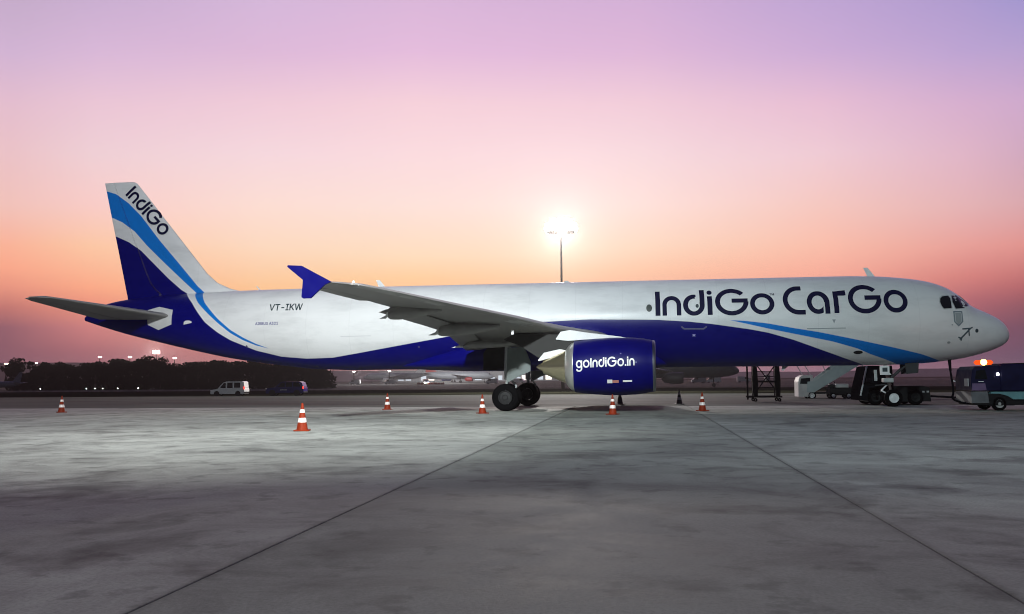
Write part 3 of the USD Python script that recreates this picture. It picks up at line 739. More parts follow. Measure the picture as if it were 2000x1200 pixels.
def nacelle(sgn, lab):
    e = holder('engine', plane, lab)
    at = (0, sgn * EY, EZ)
    cowl = [(-15.80, 1.05), (-15.9, 1.066), (-15.98, 1.075), (-16.15, 1.115), (-16.5, 1.155), (-17.0, 1.178), (-17.5, 1.178), (-18.1, 1.145), (-18.6, 1.095), (-18.95, 1.045), (-18.95, 1.03), (-18.5, 1.02)]
    obj('cowl', lathe(cowl, 'x', 64, at), BLUEP, e, smooth=30)
    lip = [(-16.6, .86), (-16.2, .885), (-15.90, .92), (-15.72, .965), (-15.675, 1.0), (-15.69, 1.025), (-15.73, 1.04), (-15.80, 1.052)]
    obj('inlet_lip', lathe(lip, 'x', 64, at), pmat('inlet_lip_metal_%d' % (sgn > 0), (.42, .43, .45), .28, metal=1.0), e, smooth=60)
    obj('fan', lathe([(-16.55, .87), (-16.5, .3), (-16.2, .16), (-16.02, .02)], 'x', 40, at), PLASTIC, e, smooth=30)
    fb = []
    for k in range(24):
        a = k * 2 * math.pi / 24
        fb.append(bx(-16.52, -16.46, -.05, .05, .28, .855).apply_transform(trimesh.transformations.rotation_matrix(a, (1, 0, 0))))
    obj('fan_blades', trimesh.util.concatenate(fb).apply_translation(at), STEEL, e)
    obj('core_cowl', lathe([(-18.3, 1.0), (-18.95, 1.0), (-19.05, .97), (-19.18, .87), (-19.27, .74), (-19.31, .69)], 'x', 56, at), METAL, e, smooth=40)
    obj('exhaust_nozzle', lathe([(-19.29, .69), (-19.5, .60), (-19.9, .43), (-20.25, .27), (-20.25, .25), (-19.9, .35)], 'x', 56, at), HOTM, e, smooth=40)
    obj('exhaust_plug', lathe([(-20.0, .26), (-20.25, .19), (-20.42, .11), (-20.53, .02)], 'x', 40, at), HOTM, e, smooth=60)
    # pylon: a slab that runs from the cowl top back to the wing
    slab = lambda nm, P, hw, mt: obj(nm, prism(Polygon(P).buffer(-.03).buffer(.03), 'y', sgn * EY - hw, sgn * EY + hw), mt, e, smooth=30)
    slab('pylon', [(-17.6, 2.85), (-17.9, 3.0), (-18.8, 3.15), (-21.4, 3.25), (-21.9, 3.0), (-21.2, 2.75), (-20.45, 2.25), (-19.4, 2.35), (-18.95, 2.6), (-18.5, 2.8)], .15, pmat('pylon_painted_shade_%d' % (sgn > 0), (.035, .035, .034), .55, noise=.15, scale=2, spec=.15))  # near-black colour paints the shade below the wing onto this section
    slab('pylon_fairing', [(-16.62, 2.98), (-17.2, 3.08), (-18.4, 3.24), (-19.1, 3.36), (-19.5, 3.30), (-19.72, 2.98), (-19.2, 2.92), (-18.2, 2.98), (-17.6, 2.90)], .2, WHITE)
    slab('pylon_tail_fairing', [(-20.50, 2.08), (-20.20, 2.44), (-19.55, 2.58), (-19.25, 2.52), (-19.3, 2.42), (-19.75, 2.27)], .19, WHITE)
    if sgn < 0:
        t = unary_union(word('goIndiGo.in', S=.2, gap=.10))
        kk = (2.32) / (t.bounds[2] - t.bounds[0])
        t = affinity.affine_transform(t, [kk, 0, kk * .035, .37, -18.83, 1.79])
        onc = lambda x, z: np.stack([x, -EY - np.sqrt(np.maximum(np.interp(-x, [-c[0] for c in cowl[:10]], [c[1] for c in cowl[:10]]) ** 2 - (z - EZ) ** 2, 0)) - .01, z], 1)
        for nm, polys, mt in (('engine_lettering', list(getattr(t, 'geoms', [t])), LETW), ('placard', [sbox(-17.60, 1.18, -17.40, 1.32), sbox(-16.98, 1.22, -16.62, 1.30)], LETW), ('placard', [sbox(-17.40, 1.185, -17.14, 1.30)], pmat('placard_red_print', (.5, .2, .17), .5)), ('latch', [oval(-17.05, 2.35, .02, .02), oval(-16.45, 2.0, .02, .02)], MARKB)):
            m = patch(polys, onc, (.3, .06))
            if m.face_normals[:, 1].mean() > 0: m.invert()
            obj(nm, m, mt, e)


nacelle(-1, 'blue engine under the near wing with white web address')
nacelle(1, 'blue engine under the far wing')


# --- landing gear
def wheel(parent, x, y, z, r, w, hub, mat_hub):
    tp = [(-w / 2, r * .56), (-w / 2, r * .80), (-w * .42, r * .93), (-w * .25, r), (0, r * 1.01), (w * .25, r), (w * .42, r * .93), (w / 2, r * .80), (w / 2, r * .56)]
    obj('tyre', lathe(tp, 'y', 44, (x, y, z)), RUBBER, parent, smooth=40)
    hp = [(-w / 2 + .01, 0.001), (-w * .48, hub * .30), (-w * .40, hub * .42), (-w * .36, hub * .8), (-w * .46, hub * .92), (-w * .46, hub), (w * .46, hub), (w * .40, hub * .5), (w * .40, .001)]
    obj('wheel_hub', lathe(hp, 'y', 36, (x, y, z)), mat_hub, parent, smooth=30)


HUBD = pmat('wheel_hub_dull', (.02, .02, .021), .6, noise=.3, scale=14, spec=.2)
HUBW = pmat('wheel_hub_white', (.72, .73, .73), .4, noise=.1, scale=14)
for sgn in (-1, 1):
    g = holder('main_landing_gear', plane, 'main wheels and leg under the near wing' if sgn < 0 else 'main wheels and leg on the far side')
    X = -22.05
    for o in (-.44, .44): wheel(g, X, sgn * 3.80 + o, .585, .585, .42, .30, HUBD)
    obj('axle', bar((X, sgn * 3.80 - .4, .585), (X, sgn * 3.80 + .4, .585), .08), STEEL, g)
    obj('shock_strut', [bar((X, sgn * 3.8, .55), (X, sgn * 3.78, 1.5), .085), bar((X, sgn * 3.78, 1.35), (X + .05, sgn * 3.7, 3.0), .14)], STEEL, g, smooth=30)
    obj('side_brace', [bar((X, sgn * 3.75, 1.7), (X, sgn * 2.1, 2.6), .06), bar((X + .02, sgn * 3.75, 1.75), (X + .9, sgn * 3.6, 2.9), .05)], STEEL, g)
    obj('torque_link', [bar((X + .1, sgn * 3.8, .7), (X + .42, sgn * 3.8, 1.05), .04), bar((X + .42, sgn * 3.8, 1.05), (X + .12, sgn * 3.8, 1.42), .04)], STEEL, g)
    DP = [(-21.93, 2.72), (-21.98, 1.20), (-21.47, 1.47), (-20.94, 1.70), (-20.93, 2.10), (-21.2, 2.75)]
    obj('gear_door', prism(Polygon(DP), 'y', sgn * 4.42 - .02, sgn * 4.42 + .02), DOORP, g)
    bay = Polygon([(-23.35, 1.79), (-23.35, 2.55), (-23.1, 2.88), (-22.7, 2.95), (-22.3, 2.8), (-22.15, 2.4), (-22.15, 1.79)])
    obj('gear_bay_shade_panel', prism(bay, 'y', sgn * 2.26 - .06, sgn * 2.26 + .06), BLACK, g)  # flat black panel standing in for the shade on the fairing
NGD = pmat('nose_gear_dark_paint', (.05, .052, .055), .6, spec=.15)
ng = holder('nose_landing_gear', plane, 'nose wheels and leg under the cockpit')
for o in (-.25, .25): wheel(ng, -5.05, o, .385, .385, .22, .215, HUBW)
obj('axle', bar((-5.05, -.25, .385), (-5.05, .25, .385), .05), STEEL, ng)
obj('shock_strut', [bar((-5.05, 0, .4), (-5.15, 0, 1.1), .055), bar((-5.13, 0, .95), (-5.3, 0, 2.0), .085)], pmat('strut_brown_grey', (.12, .09, .085), .5), ng, smooth=30)
obj('torque_link', [bar((-5.15, 0, .52), (-5.50, 0, .72), .035), bar((-5.50, 0, .72), (-5.22, 0, 1.0), .035)], LETW, ng)
obj('drag_brace', [bar((-5.2, -.08, 1.15), (-4.3, -.15, 1.95), .045), bar((-5.2, .08, 1.15), (-4.3, .15, 1.95), .045), bar((-5.75, -.1, .95), (-5.2, -.06, 1.0), .03)], NGD, ng)
obj('lamp_bracket', prism(Polygon([(-5.60, 1.42), (-5.60, 1.84), (-5.20, 1.84), (-5.20, 1.52), (-5.12, 1.42)]).difference(sbox(-5.50, 1.56, -5.28, 1.75)), 'y', -.36, -.30), LETW, ng)
obj('lamp_face', prism(sbox(-5.5, 1.56, -5.28, 1.75), 'y', -.34, -.31), MARK, ng)
obj('steering_collar', [bx(-5.42, -4.98, -.2, .2, 1.08, 1.28, .03), bx(-5.85, -5.72, -.3, -.26, 1.15, 1.65, .01)], STEEL, ng)
for s in (-1, 1):
    obj('gear_door', prism([(-4.55, 1.98), (-3.95, 1.98), (-4.0, 1.50), (-4.5, 1.45)], 'y', s * .42 - .015, s * .42 + .015), NGD, ng)

# ------------------------------------------------------------------ traffic cones
def make_cone(name, body, band, label, loc, rotz, group):
    t = thing(name, label, 'traffic cone', loc, rotz, group)
    obj('base', bx(-.21, .21, -.21, .21, 0, .035, .01), body, t)
    pr = lambda z: .155 - (z - .035) * .181
    zs = [.035, .24, .36, .50, .59, .75]
    for i, (a, b) in enumerate(zip(zs[:-1], zs[1:])):
        mt = band if i in (1, 3) else body
        pad = .004 if i in (1, 3) else 0
        obj('reflective_band' if i in (1, 3) else 'cone_section', lathe([(a, pr(a) + pad), (b, pr(b) + pad)], 'z', 28), mt, t, smooth=60)
    obj('cone_tip', lathe([(.75, pr(.75)), (.765, pr(.75) * .9), (.77, .001)], 'z', 20), body, t)
    return t


G = 'orange cones set round the parked airliner'
c0 = make_cone('traffic_cone', ORANGE, REFL, 'large orange cone standing nearest, alone on the pale concrete ahead of the wing tip', (-25.6, -18.83, 0), 12, G)
for (x, y), r, lab in (((-42.81, -4.23), 40, 'small orange cone below the tail, farthest from the wheels'), ((-27.96, -1.9), 5, 'orange cone below the rear fuselage between the dark car and the main wheels'),
                       ((-22.62, -6.85), 30, 'orange cone touching the main wheels beside the tyre'), ((-17.36, -8.2), 70, 'orange cone under the near engine'), ((-13.78, -4.78), 22, 'orange cone ahead of the engine, on open ground under the belly')):
    copy_of(c0, (x, y, 0), r, lab)
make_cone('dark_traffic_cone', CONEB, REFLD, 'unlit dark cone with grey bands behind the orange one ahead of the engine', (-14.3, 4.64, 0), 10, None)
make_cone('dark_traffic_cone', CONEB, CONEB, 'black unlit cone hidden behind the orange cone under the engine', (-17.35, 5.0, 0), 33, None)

# ------------------------------------------------------------------ ground power unit with cable, tug, stairs and stand by the nose
def veh_wheel(parent, x, y, z, r, w, mat=None):
    h = holder('wheel', parent)
    tp = [(-w / 2, r * .6), (-w / 2, r * .88), (-w * .32, r), (w * .32, r), (w / 2, r * .88), (w / 2, r * .6)]
    obj('tyre', lathe(tp, 'y', 28, (x, y, z)), RUBBER, h, smooth=40)
    hp = [(-w / 2 - .005, .001), (-w / 2 - .005, r * .2), (-w * .35, r * .3), (-w * .4, r * .55), (-w * .48, r * .62), (w * .48, r * .62), (w * .5, .001)]
    obj('rim', lathe(hp, 'y', 24, (x, y, z)), mat or HUBW, h, smooth=30)


t = thing('ground_power_unit', 'dark blue ground power truck with lit amber beacon under the nose', 'ground power unit', (-1.55, -5.56, 0))
obj('chassis', bx(-1.95, 2.25, -.0, 1.7, .22, .40, .02), PLASTIC, t)
obj('cab', prism([(-2.0, .78), (-2.02, 1.20), (-1.94, 1.60), (-1.82, 1.72), (-.95, 1.76), (-.95, .78)], 'y', 0.0, 1.72), GSEB, t)
obj('side_window', prism([(-1.86, 1.22), (-1.80, 1.56), (-1.48, 1.60), (-1.40, 1.22)], 'y', -.015, .02), GLASS, t)
obj('front_panel', prism([(-2.0, .79), (-1.97, 1.06), (-1.50, 1.06), (-1.46, .79)], 'y', -.025, .02), GSEP, t)
obj('skirt', prism([(-2.02, .30), (-2.03, .74), (-1.42, .74), (-1.38, .30)], 'y', -.01, 1.71), GSEG, t)
obj('body', bx(-.93, 2.25, 0.0, 1.72, .74, 1.80, .05), GSEB, t)
obj('side_stripe', prism(Polygon([(-1.30, .73), (2.25, .73), (2.25, .44), (-.50, .44), (-.72, .58), (-1.0, .66), (-1.30, .66)]), 'y', -.02, 1.73), GSET, t)
obj('wheel_arch', prism(Polygon([(-1.40, .20), (-1.40, .66), (-1.0, .655), (-.70, .575), (-.50, .43), (-.45, .2)]), 'y', .02, 1.68), PLASTIC, t)
for X_ in (-1.0, 1.55): veh_wheel(t, X_, .10, .27, .27, .2, pmat('gpu_rim_%d' % (X_ > 0), (.34, .33, .32), .45, noise=.2, scale=20)); veh_wheel(t, X_, 1.6, .27, .27, .2, STEEL)
bc = obj('beacon', bx(-1.72, -1.05, .25, .52, 1.78, 1.97, .07), BEACON, t)
obj('beacon_bulb', trimesh.creation.icosphere(2, .12).apply_translation((-1.42, .25, 1.88)), BEACORE, bc)
d = UsdLux.SphereLight.Define(stage, t + '/beacon_light'); d.CreateRadiusAttr(.05); d.CreateNormalizeAttr(True); d.CreateIntensityAttr(7.0); d.CreateColorAttr(Gf.Vec3f(1, .16, .02)); d.AddTranslateOp().Set(Gf.Vec3d(-1.40, .12, 1.98))
obj('work_lamp', bx(-1.06, -.98, -.04, .02, 1.36, 1.46, .01), NAVL, t)
obj('number_plate', bx(-2.06, -2.02, .2, .6, .95, 1.25), REFLD, t)
obj('door_handle', bx(-1.75, -1.55, -.04, -.015, 1.12, 1.15), LETW, t)
obj('roof_rack', [bar((-.8, .1, 1.80), (2.2, .1, 1.84), .03), bar((-.8, 1.6, 1.80), (2.2, 1.6, 1.84), .03)], PLASTIC, t)
t = thing('power_cable', 'thick black cable hanging from the nose to the ground power truck', 'cable', (-2.62, -.3, 0))
obj('plug', bar((0, 0, 2.12), (.02, -.02, 1.55), .075, 12, .05), MATTE, t)
obj('cable', tube([(.02, -.02, 1.58), (-.02, -.2, 1.38), (-.20, -.9, 1.0), (-.55, -2.0, .62), (-.98, -3.2, .45), (-1.10, -4.0, .36), (-1.04, -4.5, .30), (-.78, -4.75, .28)], .042), MATTE, t)
obj('cable_clamp', bar((-.10, -.5, 1.15), (.20, -.9, 1.02), .025), LETW, t)

t = thing('pushback_tug', 'dark pushback tractor with slanted cab behind the nose wheels', 'tow tractor', (-5.0, 3.0, 0))
obj('body', prism([(-.55, .16), (-.55, .78), (.1, .92), (1.9, .90), (2.2, .80), (2.25, .16)], 'y', -.95, 1.1), PLASTIC, t)
obj('cab', prism([(-.95, .22), (-.92, .60), (-.62, 1.78), (-.50, 1.86), (.55, 1.86), (.62, .22)], 'y', -.95, 1.0), MATTE, t)
obj('windscreen', prism([(-.93, .72), (-.66, 1.72), (-.60, 1.72), (-.87, .70)], 'y', -.85, .9), MATTE, t)
obj('cab_pillar', bar((-.93, -.97, .45), (-.60, -.97, 1.84), .04), STEEL, t)
obj('side_window', prism([(-.72, .95), (-.52, 1.70), (.42, 1.70), (.42, .95)], 'y', -.965, -.93), GLASS, t)
for X_ in (-.25, 1.55): veh_wheel(t, X_, -.88, .36, .36, .3, PLASTIC); veh_wheel(t, X_, 1.0, .36, .36, .3, PLASTIC)
for X_ in (1.86, 2.06): obj('rear_lamp', bx(X_, X_ + .10, -.985, -.94, .58, .66), REFLD, t)
obj('tow_hitch', bx(2.2, 2.5, -.1, .2, .3, .45, .02), STEEL, t)
obj('tow_bar', [bar((2.4, 0, .4), (3.6, -.6, .32), .05)], MATTE, t)

t = thing('passenger_stairs', 'grey mobile boarding stairs rising to the right behind the nose wheels', 'mobile stairs', (-5.4, 22.0, gz(22)))
obj('cab', prism(Polygon([(0, .12), (0, 1.15), (.10, 1.45), (.35, 1.60), (1.0, 1.60), (1.0, .12)]), 'y', 0, 1.6), CABP, t)
obj('cab_window', prism([(.12, 1.0), (.18, 1.38), (.80, 1.42), (.80, 1.0)], 'y', -.015, .02), GLASS, t)
obj('side_panel', prism([(.55, .42), (.62, 1.15), (1.10, 1.20), (2.47, 2.22), (6.0, 4.3), (6.0, 3.75), (4.06, 2.24), (1.05, .42)], 'y', -.05, .0), STAIRP, t)
obj('side_panel', prism([(.55, .42), (.62, 1.15), (1.10, 1.20), (2.47, 2.22), (6.0, 4.3), (6.0, 3.75), (4.06, 2.24), (1.05, .42)], 'y', 1.6, 1.65), STAIRP, t)
for k in range(14): obj('step', bx(1.0 + k * .36, 1.36 + k * .36, .0, 1.6, .60 + k * .245, .66 + k * .245), STEEL, t)
for a, b in (((.30, 1.60), (-.05, 2.25)), ((.95, 1.40), (.45, 2.32)), ((1.9, 1.75), (1.65, 2.3))): obj('handrail_post', bar((a[0], -.03, a[1]), (b[0], -.03, b[1]), .03), CABP, t)
obj('canopy', bx(-.2, 2.3, .4, 1.5, 2.28, 2.36, .02), PLASTIC, t)
obj('support_leg', [bar((4.3, 0, .1), (4.3, 0, 2.4), .05), bar((4.3, 1.6, .1), (4.3, 1.6, 2.4), .05)], STEEL, t)
obj('chassis', bx(.4, 5.4, .1, 1.5, .30, .44, .02), PLASTIC, t)
for X_ in (.9, 4.6): veh_wheel(t, X_, .1, .2, .28, .2); veh_wheel(t, X_, 1.5, .2, .28, .2)

t = thing('baggage_tractor', 'small dark tractor with pale engine cover beneath the boarding stairs', 'tractor', (-3.75, 19.8, gz(19.8)))
obj('hood', bx(.42, 1.25, .1, 1.1, .72, .98, .04), CABP, t)
obj('body', bx(0, 1.45, 0, 1.2, .22, .72, .05), PLASTIC, t)
obj('seat', bx(.05, .4, .3, .9, .72, .95, .03), PLASTIC, t)
obj('steering_wheel', bar((.55, .6, .9), (.40, .6, 1.15), .02), PLASTIC, t)
for X_ in (.22, 1.2): veh_wheel(t, X_, .05, .2, .2, .16); veh_wheel(t, X_, 1.15, .2, .2, .16)

t = thing('maintenance_stand', 'dark tall wheeled work stand with ladder under the forward belly', 'work stand', (-9.4, 9.5, gz(9.5)))
obj('post', bar((-.92, -.3, .12), (-.92, -.3, 3.1), .05), PLASTIC, t)
for X_ in (-.50, .72):
    obj('upright', prism([(X_ - .12, .25), (X_ - .16, 1.2), (X_ - .08, 3.0), (X_ + .06, 3.0), (X_ + .16, 1.2), (X_ + .13, .25)], 'y', -.32, -.22), PLASTIC, t)
    obj('upright', bar((X_, .8, .2), (X_, .8, 3.0), .05), PLASTIC, t)
obj('cross_brace', [bar((-.5, -.3, .5), (.72, -.3, 2.2), .03), bar((.72, -.3, .5), (-.5, -.3, 2.2), .03), bar((-.5, -.3, 1.15), (.72, -.3, 1.15), .03)], PLASTIC, t)
obj('base_frame', [bar((-.9, -.3, .28), (.95, -.3, .28), .05), bar((-.9, .8, .28), (.95, .8, .28), .05), bar((-.5, -.3, .28), (-.5, .8, .28), .04), bar((.72, -.3, .28), (.72, .8, .28), .04)], PLASTIC, t)
obj('platform', bx(-.7, .9, -.35, .85, 2.95, 3.02), STEEL, t)
for k in range(8): obj('rung', bar((-.5, -.27, .5 + k * .3), (.72, -.27, .5 + k * .3), .02), PLASTIC, t)
for X_ in (-.5, .8):
    for y in (-.3, .8): obj('castor', lathe([(-.04, .03), (-.04, .10), (.04, .10), (.04, .03)], 'y', 16, (X_, y, .11)), RUBBER, t)
obj('equipment_case', bx(.1, .35, -.1, .3, 1.12, 1.5, .02), REFLD, t)

# ------------------------------------------------------------------ cars by the grass verge
def make_car(name, label, loc, paint, dark, L_, H, suv=False, lamps=True):
    """nose towards -x, wheels on z = 0"""
    t = thing(name, label, 'car', loc, 2.0)
    if not suv:
        low = [(-L_ / 2, .34), (-L_ / 2 + .02, .60), (-L_ / 2 + .25, .80), (-L_ / 2 + 1.0, .98), (L_ / 2 - .05, 1.05), (L_ / 2, .85), (L_ / 2, .36), (L_ / 2 - .1, .26), (-L_ / 2 + .1, .26)]
        top = [(-L_ / 2 + .95, .98), (-L_ / 2 + 1.75, H - .16), (-L_ / 2 + 2.2, H - .03), (L_ / 2 - .35, H), (L_ / 2 - .12, H - .12), (L_ / 2 - .04, 1.05)]
        wins = [[(-L_ / 2 + 1.25, 1.06), (-L_ / 2 + 1.82, H - .24), (-L_ / 2 + 2.10, H - .20), (-L_ / 2 + 2.10, 1.06)], [(-L_ / 2 + 2.28, 1.06), (-L_ / 2 + 2.28, H - .18), (-L_ / 2 + 3.05, H - .17), (-L_ / 2 + 3.05, 1.06)],
                [(-L_ / 2 + 3.25, 1.08), (-L_ / 2 + 3.25, H - .17), (L_ / 2 - .62, H - .18), (L_ / 2 - .62, 1.08)]]
    else:
        low = [(-L_ / 2, .38), (-L_ / 2, .80), (-L_ / 2 + .2, 1.02), (-L_ / 2 + 1.35, 1.10), (L_ / 2 - .02, 1.12), (L_ / 2, .9), (L_ / 2, .4), (L_ / 2 - .1, .32), (-L_ / 2 + .1, .32)]
        top = [(-L_ / 2 + 1.25, 1.10), (-L_ / 2 + 2.0, H - .10), (-L_ / 2 + 2.4, H), (L_ / 2 - .6, H - .02), (L_ / 2 - .25, H - .16), (L_ / 2 - .03, 1.12)]
        wins = [[(-L_ / 2 + 1.55, 1.16), (-L_ / 2 + 2.08, H - .18), (-L_ / 2 + 2.55, H - .13), (-L_ / 2 + 2.55, 1.16)], [(-L_ / 2 + 2.68, 1.16), (-L_ / 2 + 2.68, H - .12), (-L_ / 2 + 3.55, H - .12), (-L_ / 2 + 3.55, 1.16)],
                [(-L_ / 2 + 3.70, 1.18), (-L_ / 2 + 3.70, H - .13), (L_ / 2 - .62, H - .16), (L_ / 2 - .42, 1.18)]]
    W = .86
    obj('body', prism(Polygon(low).buffer(-.05).buffer(.05), 'y', -W, W), paint, t)
    obj('roof', prism(Polygon(top).buffer(-.04).buffer(.04), 'y', -W + .12, W - .12), paint, t)
    for w in wins:
        obj('side_window', prism(Polygon(w).buffer(-.03).buffer(.03), 'y', -W + .10, -W + .13), GLASS, t)
        obj('side_window', prism(Polygon(w).buffer(-.03).buffer(.03), 'y', W - .13, W - .10), GLASS, t)
    a, b = top[0], top[1]
    obj('windscreen', prism([(a[0] + .08, a[1] + .05), (b[0] - .03, b[1] - .02), (b[0] - .06, b[1] - .02), (a[0] + .04, a[1] + .05)], 'y', -W + .2, W - .2), GLASS, t)
    r = .36 if suv else .31
    for X_ in (-L_ / 2 + .88, L_ / 2 - .88):
        obj('wheel_arch', prism(Point(X_, r).buffer(r * 1.2, 12), 'y', -W - .006, -W + .2), BLACK, t)
        veh_wheel(t, X_, -W + .10, r, r, .2, REFLD); veh_wheel(t, X_, W - .10, r, r, .2, REFLD)
    obj('headlamp', bx(-L_ / 2 - .01, -L_ / 2 + .18, -W - .004, -W + .35, .66 if not suv else .86, .80 if not suv else 1.0, .02), CARW, t)
    if lamps:
        obj('tail_lamp', bx(L_ / 2 - .10, L_ / 2 + .012, -W - .006, -W + .2, .86, 1.22, .02), TAILL, t)
    obj('bumper', bx(L_ / 2 - .06, L_ / 2 + .05, -W + .03, W - .03, .36, .55, .03), dark, t)
    obj('door_handle', bx(-L_ / 2 + 2.0, -L_ / 2 + 2.15, -W - .02, -W, .92, .95), dark, t)
    obj('wing_mirror', bx(-L_ / 2 + 1.25, -L_ / 2 + 1.40, -W - .14, -W + .02, 1.04, 1.18, .03), paint, t)
    obj('sill', bx(-L_ / 2 + 1.3, L_ / 2 - 1.3, -W - .012, -W + .1, .27, .40, .02), dark if suv else paint, t)
    return t


make_car('minivan', 'white people carrier with dark windows driving along the far edge, below the tail', (-70.8, 72.5, gz(72)), CARW, PLASTIC, 4.7, 1.95)
s = make_car('suv', 'dark blue sport utility car on the far edge below the rear fuselage', (-62.6, 72.0, gz(72)), CARD, PLASTIC, 5.1, 1.88, True)
obj('door_lettering', bx(-.6, .35, -.875, -.855, .72, .82), REFLD, s)

# ------------------------------------------------------------------ flood masts
def mast(name, label, loc, H, lens, ringr=1.5, rows=2, group=None, n=10, fsize=.5, cat='light mast'):
    t = thing(name, label, cat, loc, 0, group)
    obj('pole', lathe([(0, .30), (.4, .28), (H * .5, .21), (H, .13)], 'z', 16), POLE, t, smooth=60)
    obj('crown_ring', [lathe([(H - .05, ringr - .05), (H - .05, ringr), (H + .05, ringr), (H + .05, ringr - .05), (H - .05, ringr - .05)], 'z', 28)] + [bar((0, 0, H), (ringr * math.cos(a), ringr * math.sin(a), H), .04) for a in np.arange(4) * math.pi / 2], POLE, t)
    for r in range(rows):
        rk = (1.0, .92, .62)[r] if rows == 3 else 1.0
        R0, ringr = ringr, ringr * rk
        for k in range(n):
            a = (k + .5 * r) * 2 * math.pi / n
            M = trimesh.transformations.rotation_matrix(a, (0, 0, 1))
            M = M @ trimesh.transformations.rotation_matrix(.45, (0, 1, 0), (ringr, 0, H - .3 + r * .68 + fsize / 2))
            h = bx(ringr - .1, ringr + .10, -fsize / 2, fsize / 2, H - .3 + r * .68, H - .3 + r * .68 + fsize, .02)
            l_ = bx(ringr + .103, ringr + .115, -fsize / 2 + .03, fsize / 2 - .03, H - .27 + r * .68, H - .33 + r * .68 + fsize)
            f = obj('floodlight', h.apply_transform(M), POLE, t)
            obj('lens', l_.apply_transform(M), lens, f)
        ringr = R0
    return t


mast('flood_mast', 'tall floodlight mast glowing white behind the middle of the fuselage', (-28.2, 100, gz(100)), 25.6, LAMP, 2.45, 3, n=18, fsize=.78)
km = mast('key_flood_mast', 'tall floodlight mast standing behind the viewpoint', MAST_AT, MAST_H, LAMPF, 1.5, 1, n=8)
for k, (y, target, cone, pw, c) in enumerate(FLOODS):
    d = UsdLux.SphereLight.Define(stage, km + '/flood_beam' + ('_%03d' % k if k else ''))
    d.CreateRadiusAttr(.5); d.CreateNormalizeAttr(True); d.CreateIntensityAttr(pw); d.CreateColorAttr(Gf.Vec3f(*c))
    sh = UsdLux.ShapingAPI.Apply(d.GetPrim()); sh.CreateShapingConeAngleAttr(cone); sh.CreateShapingConeSoftnessAttr(1.0)
    aim(d.GetPrim(), np.array([k * .9 - .9, y, MAST_H]), np.array(target) - np.array(MAST_AT))
lt = mast('light_tower', 'low light tower standing outside the picture beyond the nose', (12.0, -21.5, 0), 12.5, LAMPF, .8, 1, n=4)
d = UsdLux.SphereLight.Define(stage, lt + '/tower_beam'); d.CreateRadiusAttr(.3); d.CreateNormalizeAttr(True); d.CreateIntensityAttr(11000.0); d.CreateColorAttr(Gf.Vec3f(1.0, .98, .93))
sh = UsdLux.ShapingAPI.Apply(d.GetPrim()); sh.CreateShapingConeAngleAttr(9.0); sh.CreateShapingConeSoftnessAttr(1.0)
aim(d.GetPrim(), np.array([-1.6, 0, 12.3]), np.array((-28.0, -19.0, 0.0)) - np.array((12.0, -21.5, 0)))
FG = 'lit flood masts far behind the trees'
for nm_, loc_, p_, r_ in (('mast_light', (-27.9, 96.6, gz(100) + 24.7), 48000.0, .5), ('mast_light', (-209.0, 298.0, gz(300) + 13.6), 16000.0, .4)):
    d = UsdLux.SphereLight.Define(stage, numbered('/World', nm_)); d.CreateRadiusAttr(r_); d.CreateNormalizeAttr(True); d.CreateIntensityAttr(p_); d.CreateColorAttr(Gf.Vec3f(1.0, .96, .9)); aim(d.GetPrim(), loc_, (-18.0, -20.0, 8.0)); sh = UsdLux.ShapingAPI.Apply(d.GetPrim()); sh.CreateShapingConeAngleAttr(80.0); sh.CreateShapingConeSoftnessAttr(.3)
m2 = mast('far_flood_mast', 'bright floodlight on a mast rising from the gap between the trees below the tail', (-209.9, 300, gz(300)), 13.5, LAMPF, 1.1, 2, FG, 8, .6)
m3 = mast('far_small_flood_mast', 'small star-like lamp over the first tall trees at the left', (-234.5, 300, gz(300)), 12.2, LAMPF, .45, 1, FG, 6, .5)
for (x, y, z), lab in (((-221.3, 300, 12.0), 'small lamp above the highest tree crown'), ((-201.9, 300, 11.4), 'small lamp right of the brightest lamp under the tail')):
    copy_of(m3, (x, y, gz(y) - 12.2 + z), 15, lab, FG)
m4 = mast('roadside_lamp_mast', 'warm yellow lamp at the right end of the low lamps over the left tree line', (-263.0, 300, gz(300)), 10.0, LAMPW, .5, 1, 'warm lamps at the left edge', 6, .5)
for x, lab in ((-276.4, 'dim lamp at the very left edge over the trees'), (-269.5, 'warm lamp between the two small trees at the left edge')):
    copy_of(m4, (x, 300, gz(300)), 10, lab, 'warm lamps at the left edge')

# ------------------------------------------------------------------ trees
LEAF = usdkit.material(stage, '/World/Looks/tree_leaves', {'o': ('geometry', {}), 'r': ('rgb_ramp', {'ramp': [(0, (.018, .028, .012)), (.5, (.03, .045, .017)), (1, (.045, .06, .024))]}), 'd': ('principled_bsdf', {'roughness': .8, 'specular_ior_level': .1}), 't': ('translucent_bsdf', {}), 'm': ('mix_closure', {'fac': .25})},
                       [('o.random_per_island', 'r.fac'), ('r.color', 'd.base_color'), ('r.color', 't.color'), ('d.BSDF', 'm.closure1'), ('t.BSDF', 'm.closure2')], surface='m.closure')


